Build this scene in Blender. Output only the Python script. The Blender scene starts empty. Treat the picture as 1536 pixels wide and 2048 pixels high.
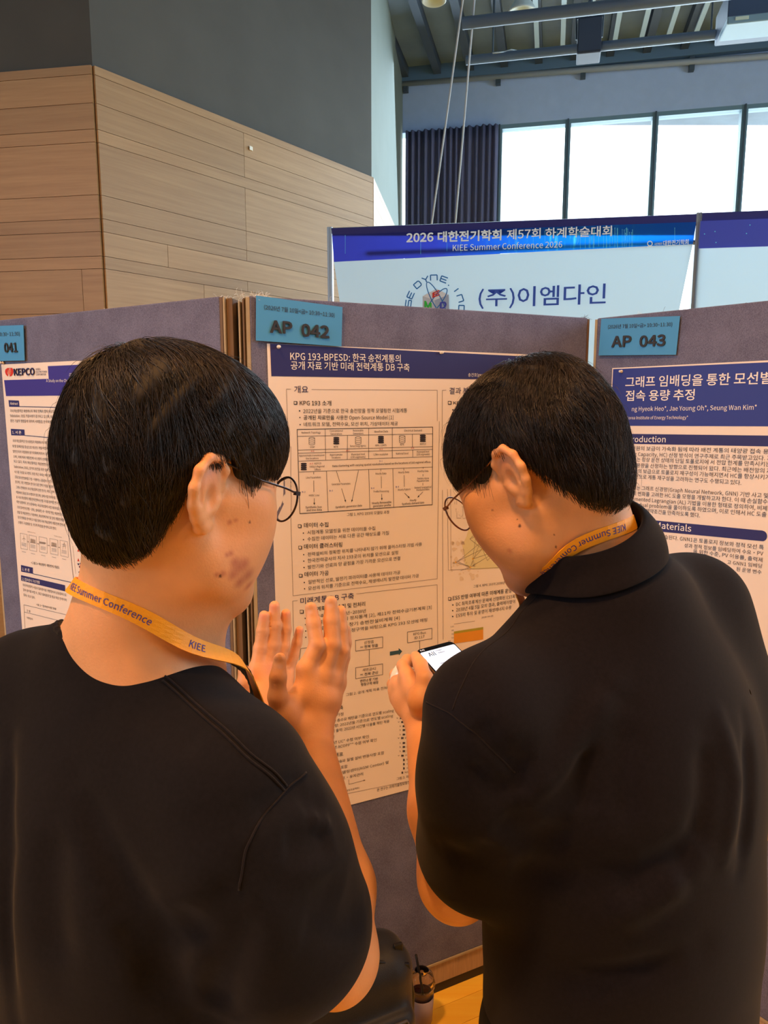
import bpy, bmesh, math, random
import numpy as np
from mathutils import Vector, Matrix

scene = bpy.context.scene
COL = scene.collection
# ------------------------------------------------------------------ camera, world, light, exposure
EYE = 1.72                                  # camera height
FPX = 1450.0                                # focal length in pixels of the 1536x2048 frame
TH = math.atan((1024 - 805) / FPX)          # the camera looks down a little
cam = bpy.data.cameras.new('camera'); cam.sensor_fit = 'VERTICAL'; cam.sensor_height = 36.0
cam.lens = 36.0 * FPX / 2048.0; cam.clip_start = 0.05; cam.clip_end = 100
camo = bpy.data.objects.new('camera', cam); COL.objects.link(camo)
camo.location = (0, 0, EYE); camo.rotation_euler = (math.pi / 2 - TH, 0, 0)
scene.camera = camo

scene.view_settings.view_transform = 'Standard'; scene.view_settings.look = 'None'
scene.view_settings.gamma = 1.0; scene.view_settings.exposure = 0.0; scene.view_settings.use_curve_mapping = False

world = bpy.data.worlds.new('overcast_sky'); scene.world = world; world.use_nodes = True
wn = world.node_tree.nodes['Background']
wn.inputs[0].default_value = (0.80, 0.93, 1.0, 1); wn.inputs[1].default_value = 4.2

WARM = (1.0, 0.48, 0.165)
COOL = (0.66, 0.85, 1.0)
def area(name, loc, target, size, power, color, spread=180):
    l = bpy.data.lights.new(name, 'AREA'); l.shape = 'DISK' if not isinstance(size, tuple) else 'RECTANGLE'
    if isinstance(size, tuple): l.size, l.size_y = size
    else: l.size = size
    l.energy = power; l.color = color; l.spread = math.radians(spread)
    o = bpy.data.objects.new(name, l); COL.objects.link(o); o.location = loc
    o.rotation_euler = (Vector(target) - Vector(loc)).to_track_quat('-Z', 'Y').to_euler()
    return o
# warm downlights over the aisle (the glowing ceiling_light fixtures stand at the same places)
DOWN = [(-0.90, 0.08, 4.6, 72), (0.95, 0.34, 4.6, 33), (0.1, -1.4, 4.6, 18), (-2.6, 1.2, 4.6, 10), (2.6, 1.0, 4.6, 10), (-2.6, 3.0, 4.6, 26), (0, -3.4, 4.6, 14)]
for i, (x, y, z, p) in enumerate(DOWN):
    area('downlight_lamp', (x, y, z - 0.03), (x, y, 0), 0.34, p, WARM, 140)
# daylight entering by the windows in view, then two added cool fills
area('window_daylight', (3.2, 8.6, 4.1), (1.0, 2.0, 1.6), (7.5, 3.2), 330, COOL, 160)
area('side_cool_fill', (7.4, 2.0, 3.6), (0.6, 5.0, 2.8), (5.5, 3.0), 120, COOL, 120)  # added cool fill to brighten the fascia, standing in for unseen windows
area('far_cool_fill', (-6.4, -2.2, 3.8), (0.6, 1.9, 1.5), (4.5, 2.6), 135, COOL, 130)  # added cool fill for the boards; the wall behind it has no window

# ------------------------------------------------------------------ helpers
random.seed(7); RNG = np.random.default_rng(11)
def ray(px, py):
    a = (px - 768) / FPX; b = (1024 - py) / FPX; c, s = math.cos(TH), math.sin(TH)
    return Vector((a, c + b * s, -s + b * c))
def at_z(px, py, z):
    r = ray(px, py); return Vector((0, 0, EYE)) + r * ((z - EYE) / r.z)
def at_y(px, py, y):
    r = ray(px, py); return Vector((0, 0, EYE)) + r * (y / r.y)

def props(o, label=None, cat=None, group=None, kind=None):
    if label: o['label'] = label
    if cat: o['category'] = cat
    if group: o['group'] = group
    if kind: o['kind'] = kind
    return o
def link(name, me, mat=None, parent=None, smooth=False):
    o = bpy.data.objects.new(name, me); COL.objects.link(o)
    if mat is not None:
        for m in (mat if isinstance(mat, (list, tuple)) else [mat]): me.materials.append(m)
    if smooth: me.polygons.foreach_set('use_smooth', [True] * len(me.polygons))
    if parent is not None: o.parent = parent
    return o
def empty(name, loc=(0, 0, 0), **kw):
    o = bpy.data.objects.new(name, None); COL.objects.link(o); o.location = loc; o.empty_display_size = 0.05
    return props(o, **kw)
def keep(o, root):                      # parent without moving
    o.parent = root; o.matrix_parent_inverse = Matrix.Translation(root.location).inverted(); return o

class MB:
    """collects vertices and faces; build() links them as one mesh object"""
    def __init__(s): s.v = []; s.f = []; s.m = []
    def add(s, vs, fs, mi=0):
        n = len(s.v); s.v += [tuple(v) for v in vs]; s.f += [tuple(i + n for i in f) for f in fs]; s.m += [mi] * len(fs); return s
    def quad(s, a, b, c, d, mi=0): return s.add([a, b, c, d], [(0, 1, 2, 3)], mi)
    def poly(s, ps, mi=0): return s.add(ps, [tuple(range(len(ps)))], mi)
    def hexa(s, p, mi=0):               # 8 corners: bottom 0-3, top 4-7
        return s.add(p, [(3, 2, 1, 0), (4, 5, 6, 7), (0, 1, 5, 4), (1, 2, 6, 5), (2, 3, 7, 6), (3, 0, 4, 7)], mi)
    def box(s, lo, hi, mi=0):
        (a, b, c), (d, e, f) = lo, hi
        return s.hexa([(a, b, c), (d, b, c), (d, e, c), (a, e, c), (a, b, f), (d, b, f), (d, e, f), (a, e, f)], mi)
    def obox(s, c, ax, ay, az, mi=0):   # centre and half-axis vectors
        c, ax, ay, az = map(Vector, (c, ax, ay, az))
        return s.hexa([c - ax - ay - az, c + ax - ay - az, c + ax + ay - az, c - ax + ay - az,
                       c - ax - ay + az, c + ax - ay + az, c + ax + ay + az, c - ax + ay + az], mi)
    def tube(s, pts, r, n=8, mi=0, cap=True):
        pts = [Vector(p) for p in pts]; rs = r if isinstance(r, (list, tuple)) else [r] * len(pts)
        rings = []; up = None
        for i, p in enumerate(pts):
            t = (pts[min(i + 1, len(pts) - 1)] - pts[max(i - 1, 0)]).normalized()
            if up is None: up = t.orthogonal().normalized()
            up = (up - t * up.dot(t)).normalized(); w = t.cross(up)
            rings.append([p + (up * math.cos(2 * math.pi * k / n) + w * math.sin(2 * math.pi * k / n)) * rs[i] for k in range(n)])
        vs = [v for rg in rings for v in rg]; fs = []
        for i in range(len(pts) - 1):
            for k in range(n):
                fs.append((i * n + k, i * n + (k + 1) % n, (i + 1) * n + (k + 1) % n, (i + 1) * n + k))
        if cap: fs += [tuple(reversed(range(n))), tuple(range((len(pts) - 1) * n, len(pts) * n))]
        return s.add(vs, fs, mi)
    def lathe(s, prof, c, n=32, mi=0, ax=None):   # prof: (r, h) list turned about z through c
        c = Vector(c); vs = []; fs = []; q = Vector((0, 0, 1)).rotation_difference(Vector(ax)) if ax is not None else None
        for r, h in prof:
            for k in range(n):
                v = Vector((r * math.cos(2 * math.pi * k / n), r * math.sin(2 * math.pi * k / n), h))
                vs.append(c + (q @ v if q else v))
        for i in range(len(prof) - 1):
            for k in range(n): fs.append((i * n + k, i * n + (k + 1) % n, (i + 1) * n + (k + 1) % n, (i + 1) * n + k))
        return s.add(vs, fs, mi)
    def build(s, name, mat=None, parent=None, smooth=False, bevel=0):
        me = bpy.data.meshes.new(name); me.from_pydata(s.v, [], s.f)
        if any(s.m): me.polygons.foreach_set('material_index', s.m)
        me.validate(); me.update()
        o = link(name, me, mat, parent, smooth)
        if bevel:
            b = o.modifiers.new('bevel', 'BEVEL'); b.width = bevel; b.segments = 2; b.limit_method = 'ANGLE'
        return o

# ------------------------------------------------------------------ materials
def srgb(r, g, b):
    f = lambda c: ((c / 255 + 0.055) / 1.055) ** 2.4 if c > 10 else c / 255 / 12.92
    return (f(r), f(g), f(b))
def mat(name, col, rough=0.6, metal=0.0, noise=0.0, nscale=8.0, bump=0.0, bscale=60.0, stretch=(1, 1, 1), spec=0.5, trans=0.0, ior=1.45, emit=None, estr=0.0, coat=0.0, sheen=0.0, alpha=1.0):
    m = bpy.data.materials.new(name); m.use_nodes = True; nt = m.node_tree; b = nt.nodes['Principled BSDF']
    b.inputs['Base Color'].default_value = (*col, 1); b.inputs['Roughness'].default_value = rough; b.inputs['Metallic'].default_value = metal
    b.inputs['Specular IOR Level'].default_value = spec; b.inputs['Transmission Weight'].default_value = trans; b.inputs['IOR'].default_value = ior
    b.inputs['Coat Weight'].default_value = coat; b.inputs['Sheen Weight'].default_value = sheen; b.inputs['Alpha'].default_value = alpha
    if emit: b.inputs['Emission Color'].default_value = (*emit, 1); b.inputs['Emission Strength'].default_value = estr
    if noise or bump:
        tc = nt.nodes.new('ShaderNodeTexCoord'); mp = nt.nodes.new('ShaderNodeMapping'); mp.inputs['Scale'].default_value = stretch
        nt.links.new(tc.outputs['Object'], mp.inputs['Vector'])
        if noise:
            n = nt.nodes.new('ShaderNodeTexNoise'); n.inputs['Scale'].default_value = nscale; n.inputs['Detail'].default_value = 5
            nt.links.new(mp.outputs[0], n.inputs['Vector'])
            r = nt.nodes.new('ShaderNodeMapRange'); r.inputs['From Min'].default_value = 0.3; r.inputs['From Max'].default_value = 0.7
            r.inputs['To Min'].default_value = 1 - noise; r.inputs['To Max'].default_value = 1 + noise
            nt.links.new(n.outputs[0], r.inputs['Value'])
            mx = nt.nodes.new('ShaderNodeMix'); mx.data_type = 'RGBA'; mx.blend_type = 'MULTIPLY'; mx.inputs['Factor'].default_value = 1
            mx.inputs['A'].default_value = (*col, 1); nt.links.new(r.outputs[0], mx.inputs['B']); nt.links.new(mx.outputs['Result'], b.inputs['Base Color'])
        if bump:
            n2 = nt.nodes.new('ShaderNodeTexNoise'); n2.inputs['Scale'].default_value = bscale; n2.inputs['Detail'].default_value = 3
            nt.links.new(mp.outputs[0], n2.inputs['Vector']); bp = nt.nodes.new('ShaderNodeBump'); bp.inputs['Strength'].default_value = bump
            bp.inputs['Distance'].default_value = 0.01; nt.links.new(n2.outputs[0], bp.inputs['Height']); nt.links.new(bp.outputs[0], b.inputs['Normal'])
    return m
# ------------------------------------------------------------------ the room
def wood_mat(name, col, dark, rough=0.5, axis=0):
    m = bpy.data.materials.new(name); m.use_nodes = True; nt = m.node_tree; b = nt.nodes['Principled BSDF']; b.inputs['Roughness'].default_value = rough
    at = nt.nodes.new('ShaderNodeAttribute'); at.attribute_name = 'plank'
    tc = nt.nodes.new('ShaderNodeTexCoord'); mp = nt.nodes.new('ShaderNodeMapping'); mp.inputs['Scale'].default_value = (0.6, 0.6, 16) if axis == 0 else (0.6, 16, 1)
    ad = nt.nodes.new('ShaderNodeVectorMath'); ad.operation = 'ADD'
    sc = nt.nodes.new('ShaderNodeVectorMath'); sc.operation = 'SCALE'; sc.inputs[3].default_value = 37.0
    nt.links.new(at.outputs['Vector'], sc.inputs[0]); nt.links.new(tc.outputs['Object'], mp.inputs[0]); nt.links.new(mp.outputs[0], ad.inputs[0]); nt.links.new(sc.outputs[0], ad.inputs[1])
    n = nt.nodes.new('ShaderNodeTexNoise'); n.inputs['Scale'].default_value = 2.2; n.inputs['Detail'].default_value = 8; n.inputs['Roughness'].default_value = 0.65
    nt.links.new(ad.outputs[0], n.inputs['Vector'])
    r = nt.nodes.new('ShaderNodeValToRGB'); r.color_ramp.elements[0].position = 0.3; r.color_ramp.elements[1].position = 0.72
    r.color_ramp.elements[0].color = (*dark, 1); r.color_ramp.elements[1].color = (*col, 1); nt.links.new(n.outputs[0], r.inputs[0])
    mr = nt.nodes.new('ShaderNodeMapRange'); mr.inputs['To Min'].default_value = 0.86; mr.inputs['To Max'].default_value = 1.1; nt.links.new(at.outputs['Fac'], mr.inputs[0])
    mx = nt.nodes.new('ShaderNodeMix'); mx.data_type = 'RGBA'; mx.blend_type = 'MULTIPLY'; mx.inputs['Factor'].default_value = 1
    nt.links.new(r.outputs[0], mx.inputs['A']); nt.links.new(mr.outputs[0], mx.inputs['B']); nt.links.new(mx.outputs['Result'], b.inputs['Base Color'])
    return m
def planks(name, cells, p0, dirv, nrm, m, thick=0.02, kind='structure', gap=0.003):
    """one mesh of boards; a cell is (s0, s1, z0, z1) along dirv and z"""
    b = MB(); vals = []
    for (s0, s1, z0, z1) in cells:
        c = p0 + dirv * ((s0 + s1) / 2); c = Vector((c.x, c.y, (z0 + z1) / 2)) + nrm * thick / 2
        b.obox(c, dirv * ((s1 - s0 - gap) / 2), nrm * (thick / 2), Vector((0, 0, (z1 - z0 - gap) / 2))); vals += [random.random()] * 6
    o = b.build(name, m); a = o.data.attributes.new('plank', 'FLOAT', 'FACE'); a.data.foreach_set('value', vals)
    return props(o, kind=kind)

ZW = EYE + 2.08                                    # top of the timber cladding
W0, W1, W2 = at_z(0, 147, ZW), at_z(185, 132, ZW), at_z(743, 355, ZW)
side_dir = (at_z(784, 446, ZW) - W2); side_dir.z = 0; side_dir.normalize()
r5 = ray(805, 300)                                 # corner of the side wall and the window wall
t5 = (W2.x * side_dir.y - W2.y * side_dir.x) / (r5.x * side_dir.y - r5.y * side_dir.x)
WC = Vector((r5.x * t5, r5.y * t5, 0))
ZC = at_y(805, 152, WC.y).z                        # ceiling level
win_dir = Vector((0.975, -0.222, 0)).normalized()  # the window wall runs to the right, coming nearer
win_n = Vector((-win_dir.y, win_dir.x, 0)) * -1    # towards the room
if win_n.y > 0: win_n = -win_n
W0d = (W0 - W1); W0d.z = 0; W0d.normalize()
WL = W1 + W0d * 7.0
paint_dark = mat('charcoal_paint', srgb(82, 81, 77), 0.85, noise=0.06, nscale=3)
paint_pale = mat('pale_paint', srgb(112, 122, 114), 0.8, noise=0.03, nscale=3)
paint_blue = mat('grey_blue_paint', srgb(160, 182, 216), 0.85, noise=0.03)
oak = wood_mat('oak_veneer', srgb(178, 142, 98), srgb(156, 119, 78), 0.5)
def wall(name, a, b, z0, z1, m, th=0.15, back=None):
    a = Vector((a.x, a.y, 0)); b = Vector((b.x, b.y, 0)); d = (b - a).normalized(); n = Vector((d.y, -d.x, 0))
    if n.dot(-(a + b) / 2) < 0: n = -n             # n points to the room (towards the camera)
    c = (a + b) / 2 - n * th / 2
    o = MB().obox((c.x, c.y, (z0 + z1) / 2), d * ((b - a).length / 2), n * th / 2, Vector((0, 0, (z1 - z0) / 2))).build(name, m)
    return props(o, kind='structure'), d, n
w, dL, nL = wall('wall_left', WL, W1, 0, ZC + .12, paint_dark)
w, dM, nM = wall('wall_angled', W1, W2, 0, ZC + .12, paint_dark)
w, dS, nS = wall('wall_side', W2, WC, 0, ZC + .12, paint_pale)
props(MB().box((-9, -6, -0.1), (10, 12, -0.01)).build("ground_slab", mat('concrete', (0.2, 0.2, 0.2))), kind='structure')
# timber cladding, boards of several heights
def zz(py, px=196): 
    r = ray(px, py); k = W1.y / r.y; return EYE + r.z * k
rows = [zz(p) for p in (132, 151, 208, 260, 286, 391, 438, 464, 513, 538, 640)] + [2.3, 2.05, 1.6, 1.45, 1.0, 0.85, 0.4, 0]
rows = sorted(set(round(r, 3) for r in rows), reverse=True)
def clad(name, a, d, n, length, joints):
    cells = []
    for i in range(len(rows) - 1):
        js = [0] + sorted(joints.get(i, [])) + [length]
        cells += [(js[k], js[k + 1], rows[i + 1], rows[i]) for k in range(len(js) - 1)]
    return planks(name, cells, Vector((a.x, a.y, 0)), d, n, oak)
lenM = (Vector((W2.x, W2.y)) - Vector((W1.x, W1.y))).length
def s_on(px, a, d):                                  # distance along a wall met by an image column
    r = ray(px, 400); t = (a.x * d.y - a.y * d.x) / (r.x * d.y - r.y * d.x); return (Vector((r.x * t, r.y * t, 0)) - Vector((a.x, a.y, 0))).dot(d)
j2 = s_on(487, W1, dM)
clad('trim_1', W1, dM, nM, lenM, {1: [j2], 2: [j2], 4: [j2], 5: [j2], 6: [j2], 7: [j2 * .4], 8: [j2], 9: [s_on(398, W1, dM)]})
clad('trim_2', W1, -dL, nL, 7.0, {9: [-s_on(158, W1, dL)], 4: [3.0], 6: [2.2]})
clad('trim_3', W2, dS, nS, (WC - Vector((W2.x, W2.y, 0))).length, {3: [1.2], 6: [2.0]})
props(MB().obox(at_y(500, 297, 5.62) , (0.008, 0.01, 0), (0, 0.01, 0), (0, 0, 0.014)).build('wall_plate', mat('ivory_plastic', srgb(235, 230, 215), 0.4)), 'tiny ivory wall plate on the oak cladding below its sloping top edge', 'wall plate')
# put the plate on the cladding face
wp = bpy.data.objects['wall_plate']; sp = s_on(500, W1, dM); q = Vector((W1.x, W1.y, 0)) + dM * sp + nM * 0.028
wp.data.transform(Matrix.Translation(-sum((Vector(v.co) for v in wp.data.vertices), Vector()) / 8)); wp.location = (q.x, q.y, at_y(500, 297, q.y).z)

# window wall: fascia above, piers, mullions, panes
def onw(px, py):
    r = ray(px, py); n = win_n; t = n.dot(WC) / n.dot(r); p = r * t; return Vector((p.x, p.y, p.z + EYE))
zh = onw(998, 250).z; zc2 = ZC
s_of = lambda px: (onw(px, 400) - WC).dot(win_dir)
S0 = s_of(996); SR = 13.0
sill = 0.9
def wbox(b, s0, s1, z0, z1, t0=0, t1=0.12, mi=0):
    c = WC + win_dir * ((s0 + s1) / 2) - win_n * ((t0 + t1) / 2); c.z = (z0 + z1) / 2
    b.obox(c, win_dir * ((s1 - s0) / 2), win_n * (abs(t1 - t0) / 2), Vector((0, 0, (z1 - z0) / 2)), mi); return b
b = MB(); wbox(b, -0.3, SR, zh, ZC + 0.2, 0, 0.2); wbox(b, -0.3, SR, 0, sill, 0, 0.2)
props(b.build('wall_window_side', paint_blue), kind='structure')
alu = mat('grey_aluminium', srgb(120, 150, 165), 0.4, 0.4); dark_alu = mat('dark_aluminium', srgb(70, 84, 96), 0.5, 0.3)
glass = mat('window_glass', (1, 1, 1), 0.0, trans=1.0, ior=1.02, spec=0.2)
edges = [s_of(996), s_of(1131), s_of(1303), s_of(1478)]; wdt = edges[3] - edges[2]
edges = [edges[0] - wdt, ] + edges + [edges[3] + wdt * k for k in range(1, 5)]
for i in range(len(edges) - 1):
    s0, s1 = edges[i], edges[i + 1]
    if s0 < -0.2: s0 = 0.02
    root = MB(); f = 0.035
    wbox(root, s0, s0 + f, sill, zh, 0.0, 0.14); wbox(root, s1 - f, s1, sill, zh, 0.0, 0.14)
    wbox(root, s0 + f, s1 - f, zh - 0.05, zh, 0.0, 0.14); wbox(root, s0 + f, s1 - f, sill, sill + 0.05, 0.0, 0.14)
    o = props(root.build('window_%d' % (i + 1), alu), kind='structure')
    g = MB(); wbox(g, s0 + f, s1 - f, sill + 0.05, zh - 0.05, 0.07, 0.074); g.build('pane', glass, o)
    g = MB(); wbox(g, s1 - f * 0.25, s1 + f * 0.25, sill, zh, -0.03, 0.0); g.build('mullion', dark_alu, o)
# the rest of the shell, out of the picture
WR = WC + win_dir * 8.2
shell = mat('shell_paint', srgb(150, 140, 128), 0.9)
props(MB().box((WR.x, -5, 0), (WR.x + 0.15, 1.0 - 1.9, ZC + .1)).box((WR.x, -0.9, 0), (WR.x + 0.15, WR.y + 0.4, 1.6)).box((WR.x, -0.9, 5.0), (WR.x + 0.15, WR.y + 0.4, ZC + .1)).box((WR.x, 5.0, 1.6), (WR.x + 0.15, WR.y + 0.4, 5.0)).build('wall_right', shell), kind='structure')
props(MB().box((WL.x - 0.1, -5.1, 0), (WR.x, -5, ZC + .1)).build('wall_behind', shell), kind='structure')
props(MB().box((WL.x - 0.15, -5, 0), (WL.x, WL.y + 0.1, ZC + .1)).build('wall_far_left', shell), kind='structure')
# floor boards
fl = wood_mat('maple_floor', srgb(255, 208, 74), srgb(246, 182, 52), 0.35, 1)
b = MB(); vals = []; ang = math.radians(26); fd = Vector((math.cos(ang), math.sin(ang), 0)); fn = Vector((-fd.y, fd.x, 0))
b2 = MB(); b2.quad((-9, -6, 0.0), (10, -6, 0.0), (10, 12, 0.0), (-9, 12, 0.0)); props(b2.build('floor', mat('maple_floor_plain', srgb(255, 200, 68), 0.4, noise=0.1, nscale=5, stretch=(1, 14, 1))), kind='structure')
cells = []
for k in range(-10, 30):
    s = -2.0 - random.random()
    while s < 2.5:
        e = s + 0.8 + random.random() * 0.6; cells.append((s, e, k * 0.075, (k + 1) * 0.075)); s = e
for (s0, s1, v0, v1) in cells:
    c = Vector((0, 0.6, 0)) + fd * ((s0 + s1) / 2) + fn * ((v0 + v1) / 2) + Vector((0, 0, 0.0015))
    b.obox(c, fd * ((s1 - s0) / 2 - 0.0006), fn * (0.0375 - 0.0005), Vector((0, 0, 0.0012))); vals += [random.random()] * 6
o = b.build('floor_boards', fl); a = o.data.attributes.new('plank', 'FLOAT', 'FACE'); a.data.foreach_set('value', vals); props(o, kind='structure')

# ceiling: metal deck with ribs and dark joists, beam along the window side
deck = mat('ceiling_deck', srgb(100, 116, 130), 0.7, noise=0.15, nscale=2.5)
joistm = mat('ceiling_joist', srgb(52, 64, 78), 0.7); ribm = mat('pale_strut', srgb(150, 172, 182), 0.6)
jd = -win_n                                          # joists run to the window wall
b = MB(); b.box((-9, -6, ZC + 0.06), (10, 12, ZC + 0.16)); props(b.build('ceiling', deck), kind='structure')
def wpt(s, d, z): 
    p = WC + win_dir * s + win_n * d; return Vector((p.x, p.y, z))
b = MB()
for k in range(-4, 24):
    s = 0.05 + k * 0.42
    b.obox(wpt(s, 4.0, ZC + 0.0), win_dir * 0.045, win_n * 3.9, (0, 0, 0.06))
props(b.build('trim_4', joistm), kind='structure')
b = MB()
for k in range(3, 17):
    s = 0.85 + k * 0.29
    b.obox(wpt(s, 1.9, ZC - 0.09), win_dir * 0.026, win_n * 1.3, (0, 0, 0.012))
props(b.build('trim_5', ribm), kind='structure')
b = MB(); b.obox(wpt(4.2, 0.05, ZC + 0.0), win_dir * 4.2, win_n * 0.05, (0, 0, 0.13)); b.obox(wpt(4.0, 3.6, ZC - 0.10), win_dir * 2.95, win_n * 0.14, (0, 0, 0.15))
props(b.build('trim_6', mat('blue_black_steel', srgb(80, 108, 134), 0.6)), kind='structure')
# ------------------------------------------------------------------ poster boards, a zigzag of felt panels
ZT = EYE + 0.235
class Plane:
    """a vertical plane through two points: px() puts an image point on it"""
    def __init__(s, a, b):
        s.a = Vector((a.x, a.y, 0)); s.d = Vector((b.x - a.x, b.y - a.y, 0)); s.len = s.d.length; s.d.normalize()
        s.n = Vector((s.d.y, -s.d.x, 0))
        if s.n.dot(s.a) > 0: s.n = -s.n            # towards the camera
    def px(s, x, y, off=0.0):
        r = ray(x, y); t = s.n.dot(s.a + s.n * off) / s.n.dot(r); return Vector((0, 0, EYE)) + r * t
    def at(s, u, z, off=0.0):
        p = s.a + s.d * u + s.n * off; return Vector((p.x, p.y, z))
    def u(s, x, y=700): return (s.px(x, y) - s.a).dot(s.d)
P42 = Plane(at_z(490, 591, ZT), at_z(1180, 636, ZT))
P43 = Plane(at_z(1190, 637, ZT), at_z(1536, 601, ZT))
P41 = Plane(at_z(0, 640, ZT), at_z(443, 592, ZT))
for P in (P41, P42, P43): print('BOARD', P.len, P.a, P.d)

def felt_mat(name, col, col2):
    m = bpy.data.materials.new(name); m.use_nodes = True; nt = m.node_tree; b = nt.nodes['Principled BSDF']; b.inputs['Roughness'].default_value = 0.95; b.inputs['Specular IOR Level'].default_value = 0.1
    tc = nt.nodes.new('ShaderNodeTexCoord')
    def nz(scale, st, det=2):
        mp = nt.nodes.new('ShaderNodeMapping'); mp.inputs['Scale'].default_value = st; nt.links.new(tc.outputs['Object'], mp.inputs[0])
        n = nt.nodes.new('ShaderNodeTexNoise'); n.inputs['Scale'].default_value = scale; n.inputs['Detail'].default_value = det; nt.links.new(mp.outputs[0], n.inputs[0]); return n
    a1 = nz(300, (1, 1, 3.2)); a2 = nz(300, (2.6, 2.6, 0.8)); a3 = nz(14, (1, 1, 1), 4)
    ad = nt.nodes.new('ShaderNodeMath'); ad.operation = 'ADD'; nt.links.new(a1.outputs[0], ad.inputs[0]); nt.links.new(a2.outputs[0], ad.inputs[1])
    ml = nt.nodes.new('ShaderNodeMath'); ml.operation = 'MULTIPLY_ADD'; ml.inputs[1].default_value = 0.5; nt.links.new(ad.outputs[0], ml.inputs[0])
    m3 = nt.nodes.new('ShaderNodeMath'); m3.operation = 'MULTIPLY_ADD'; m3.inputs[1].default_value = 0.35; m3.inputs[2].default_value = -0.175; nt.links.new(a3.outputs[0], m3.inputs[0]); nt.links.new(m3.outputs[0], ml.inputs[2])
    r = nt.nodes.new('ShaderNodeValToRGB'); r.color_ramp.elements[0].position = 0.38; r.color_ramp.elements[1].position = 0.62
    r.color_ramp.elements[0].color = (*col, 1); r.color_ramp.elements[1].color = (*col2, 1); nt.links.new(ml.outputs[0], r.inputs[0]); nt.links.new(r.outputs[0], b.inputs['Base Color'])
    bp = nt.nodes.new('ShaderNodeBump'); bp.inputs['Strength'].default_value = 0.35; bp.inputs['Distance'].default_value = 0.002; nt.links.new(ad.outputs[0], bp.inputs['Height']); nt.links.new(bp.outputs[0], b.inputs['Normal'])
    return m
felt = felt_mat('grey_felt', srgb(94, 95, 120), srgb(122, 124, 152))
edge_brown = mat('brown_board_edge', srgb(112, 88, 66), 0.7, noise=0.2, nscale=20, stretch=(1, 1, 0.2))
edge_pale = mat('pale_board_edge', srgb(176, 160, 132), 0.6, noise=0.1, nscale=20)
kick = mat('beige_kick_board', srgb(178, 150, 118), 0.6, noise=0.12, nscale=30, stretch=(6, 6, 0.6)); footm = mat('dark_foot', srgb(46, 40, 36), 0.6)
thread_w = mat('white_thread', srgb(225, 222, 215), 0.8); thread_g = mat('grey_thread', srgb(120, 115, 130), 0.8)
def slab(P, u0, u1, z0, z1, o0, o1, b=None, mi=0):
    b = b or MB(); c = P.at((u0 + u1) / 2, (z0 + z1) / 2, (o0 + o1) / 2)
    return b.obox(c, P.d * ((u1 - u0) / 2), P.n * (abs(o1 - o0) / 2), Vector((0, 0, (z1 - z0) / 2)), mi)
def board(P, u0, u1, label, threads):
    root = empty('poster_board', P.at((u0 + u1) / 2, 0, -0.015), label=label, cat='display board', group='felt poster boards')
    ze = P.px(910, 1911).z if P is P42 else 0.155
    keep(slab(P, u0 + 0.008, u1 - 0.008, ze, ZT, -0.03, 0).build('felt_panel', felt, None, bevel=0.003), root)
    keep(slab(P, u0, u0 + 0.008, 0.01, ZT - 0.003, -0.028, -0.001).build('edge_strip', edge_pale), root)
    keep(slab(P, u1 - 0.008, u1, 0.01, ZT - 0.003, -0.028, -0.001).build('edge_strip', edge_brown), root)
    k = slab(P, u0 + 0.008, u1 - 0.008, 0.035, ze - 0.003, -0.026, -0.004).build('kick_board', kick); keep(k, root)
    keep(slab(P, u0 + 0.008, u1 - 0.008, ze - 0.006, ze, -0.028, 0.002).build('trim_strip', edge_pale), root)
    keep(slab(P, u0 + 0.008, u1 - 0.008, 0.0, 0.034, -0.024, -0.008).build('plinth', footm), root)
    for (x, n, s, col) in threads:
        b = MB()
        for _ in range(n):
            u = P.u(x, 600) + random.uniform(-.5, .5) * 0.0022 * n; p = P.at(u, ZT - 0.002, -random.uniform(0, 0.02)); pts = [p]
            dv = Vector((random.uniform(-1, 1), random.uniform(-.4, .4), random.uniform(0.15, 1))).normalized()
            for k in range(5):
                dv = (dv + Vector((random.uniform(-.5, .5), random.uniform(-.5, .5), random.uniform(-.7, .3)))).normalized(); pts.append(pts[-1] + dv * s * 0.25)
            b.tube(pts, 0.0004, 4)
        keep(b.build('loose_threads', thread_w if col else thread_g), root)
    return root
b41 = board(P41, P41.len - 0.993, P41.len, 'grey felt poster board tagged 041 behind the man with raised hands', [(438, 12, 0.010, 1), (205, 4, 0.008, 1)])
b42 = board(P42, 0.002, P42.len, 'grey felt poster board tagged 042 standing between the two men', [(505, 30, 0.016, 1), (522, 16, 0.014, 1), (668, 8, 0.012, 1), (1172, 10, 0.014, 0)])
b43 = board(P43, 0.0, 0.99, 'grey felt poster board tagged 043 behind the man in the polo shirt', [(1274, 5, 0.009, 1), (1322, 4, 0.014, 0), (1425, 4, 0.008, 0), (1485, 2, 0.008, 0)])
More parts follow.
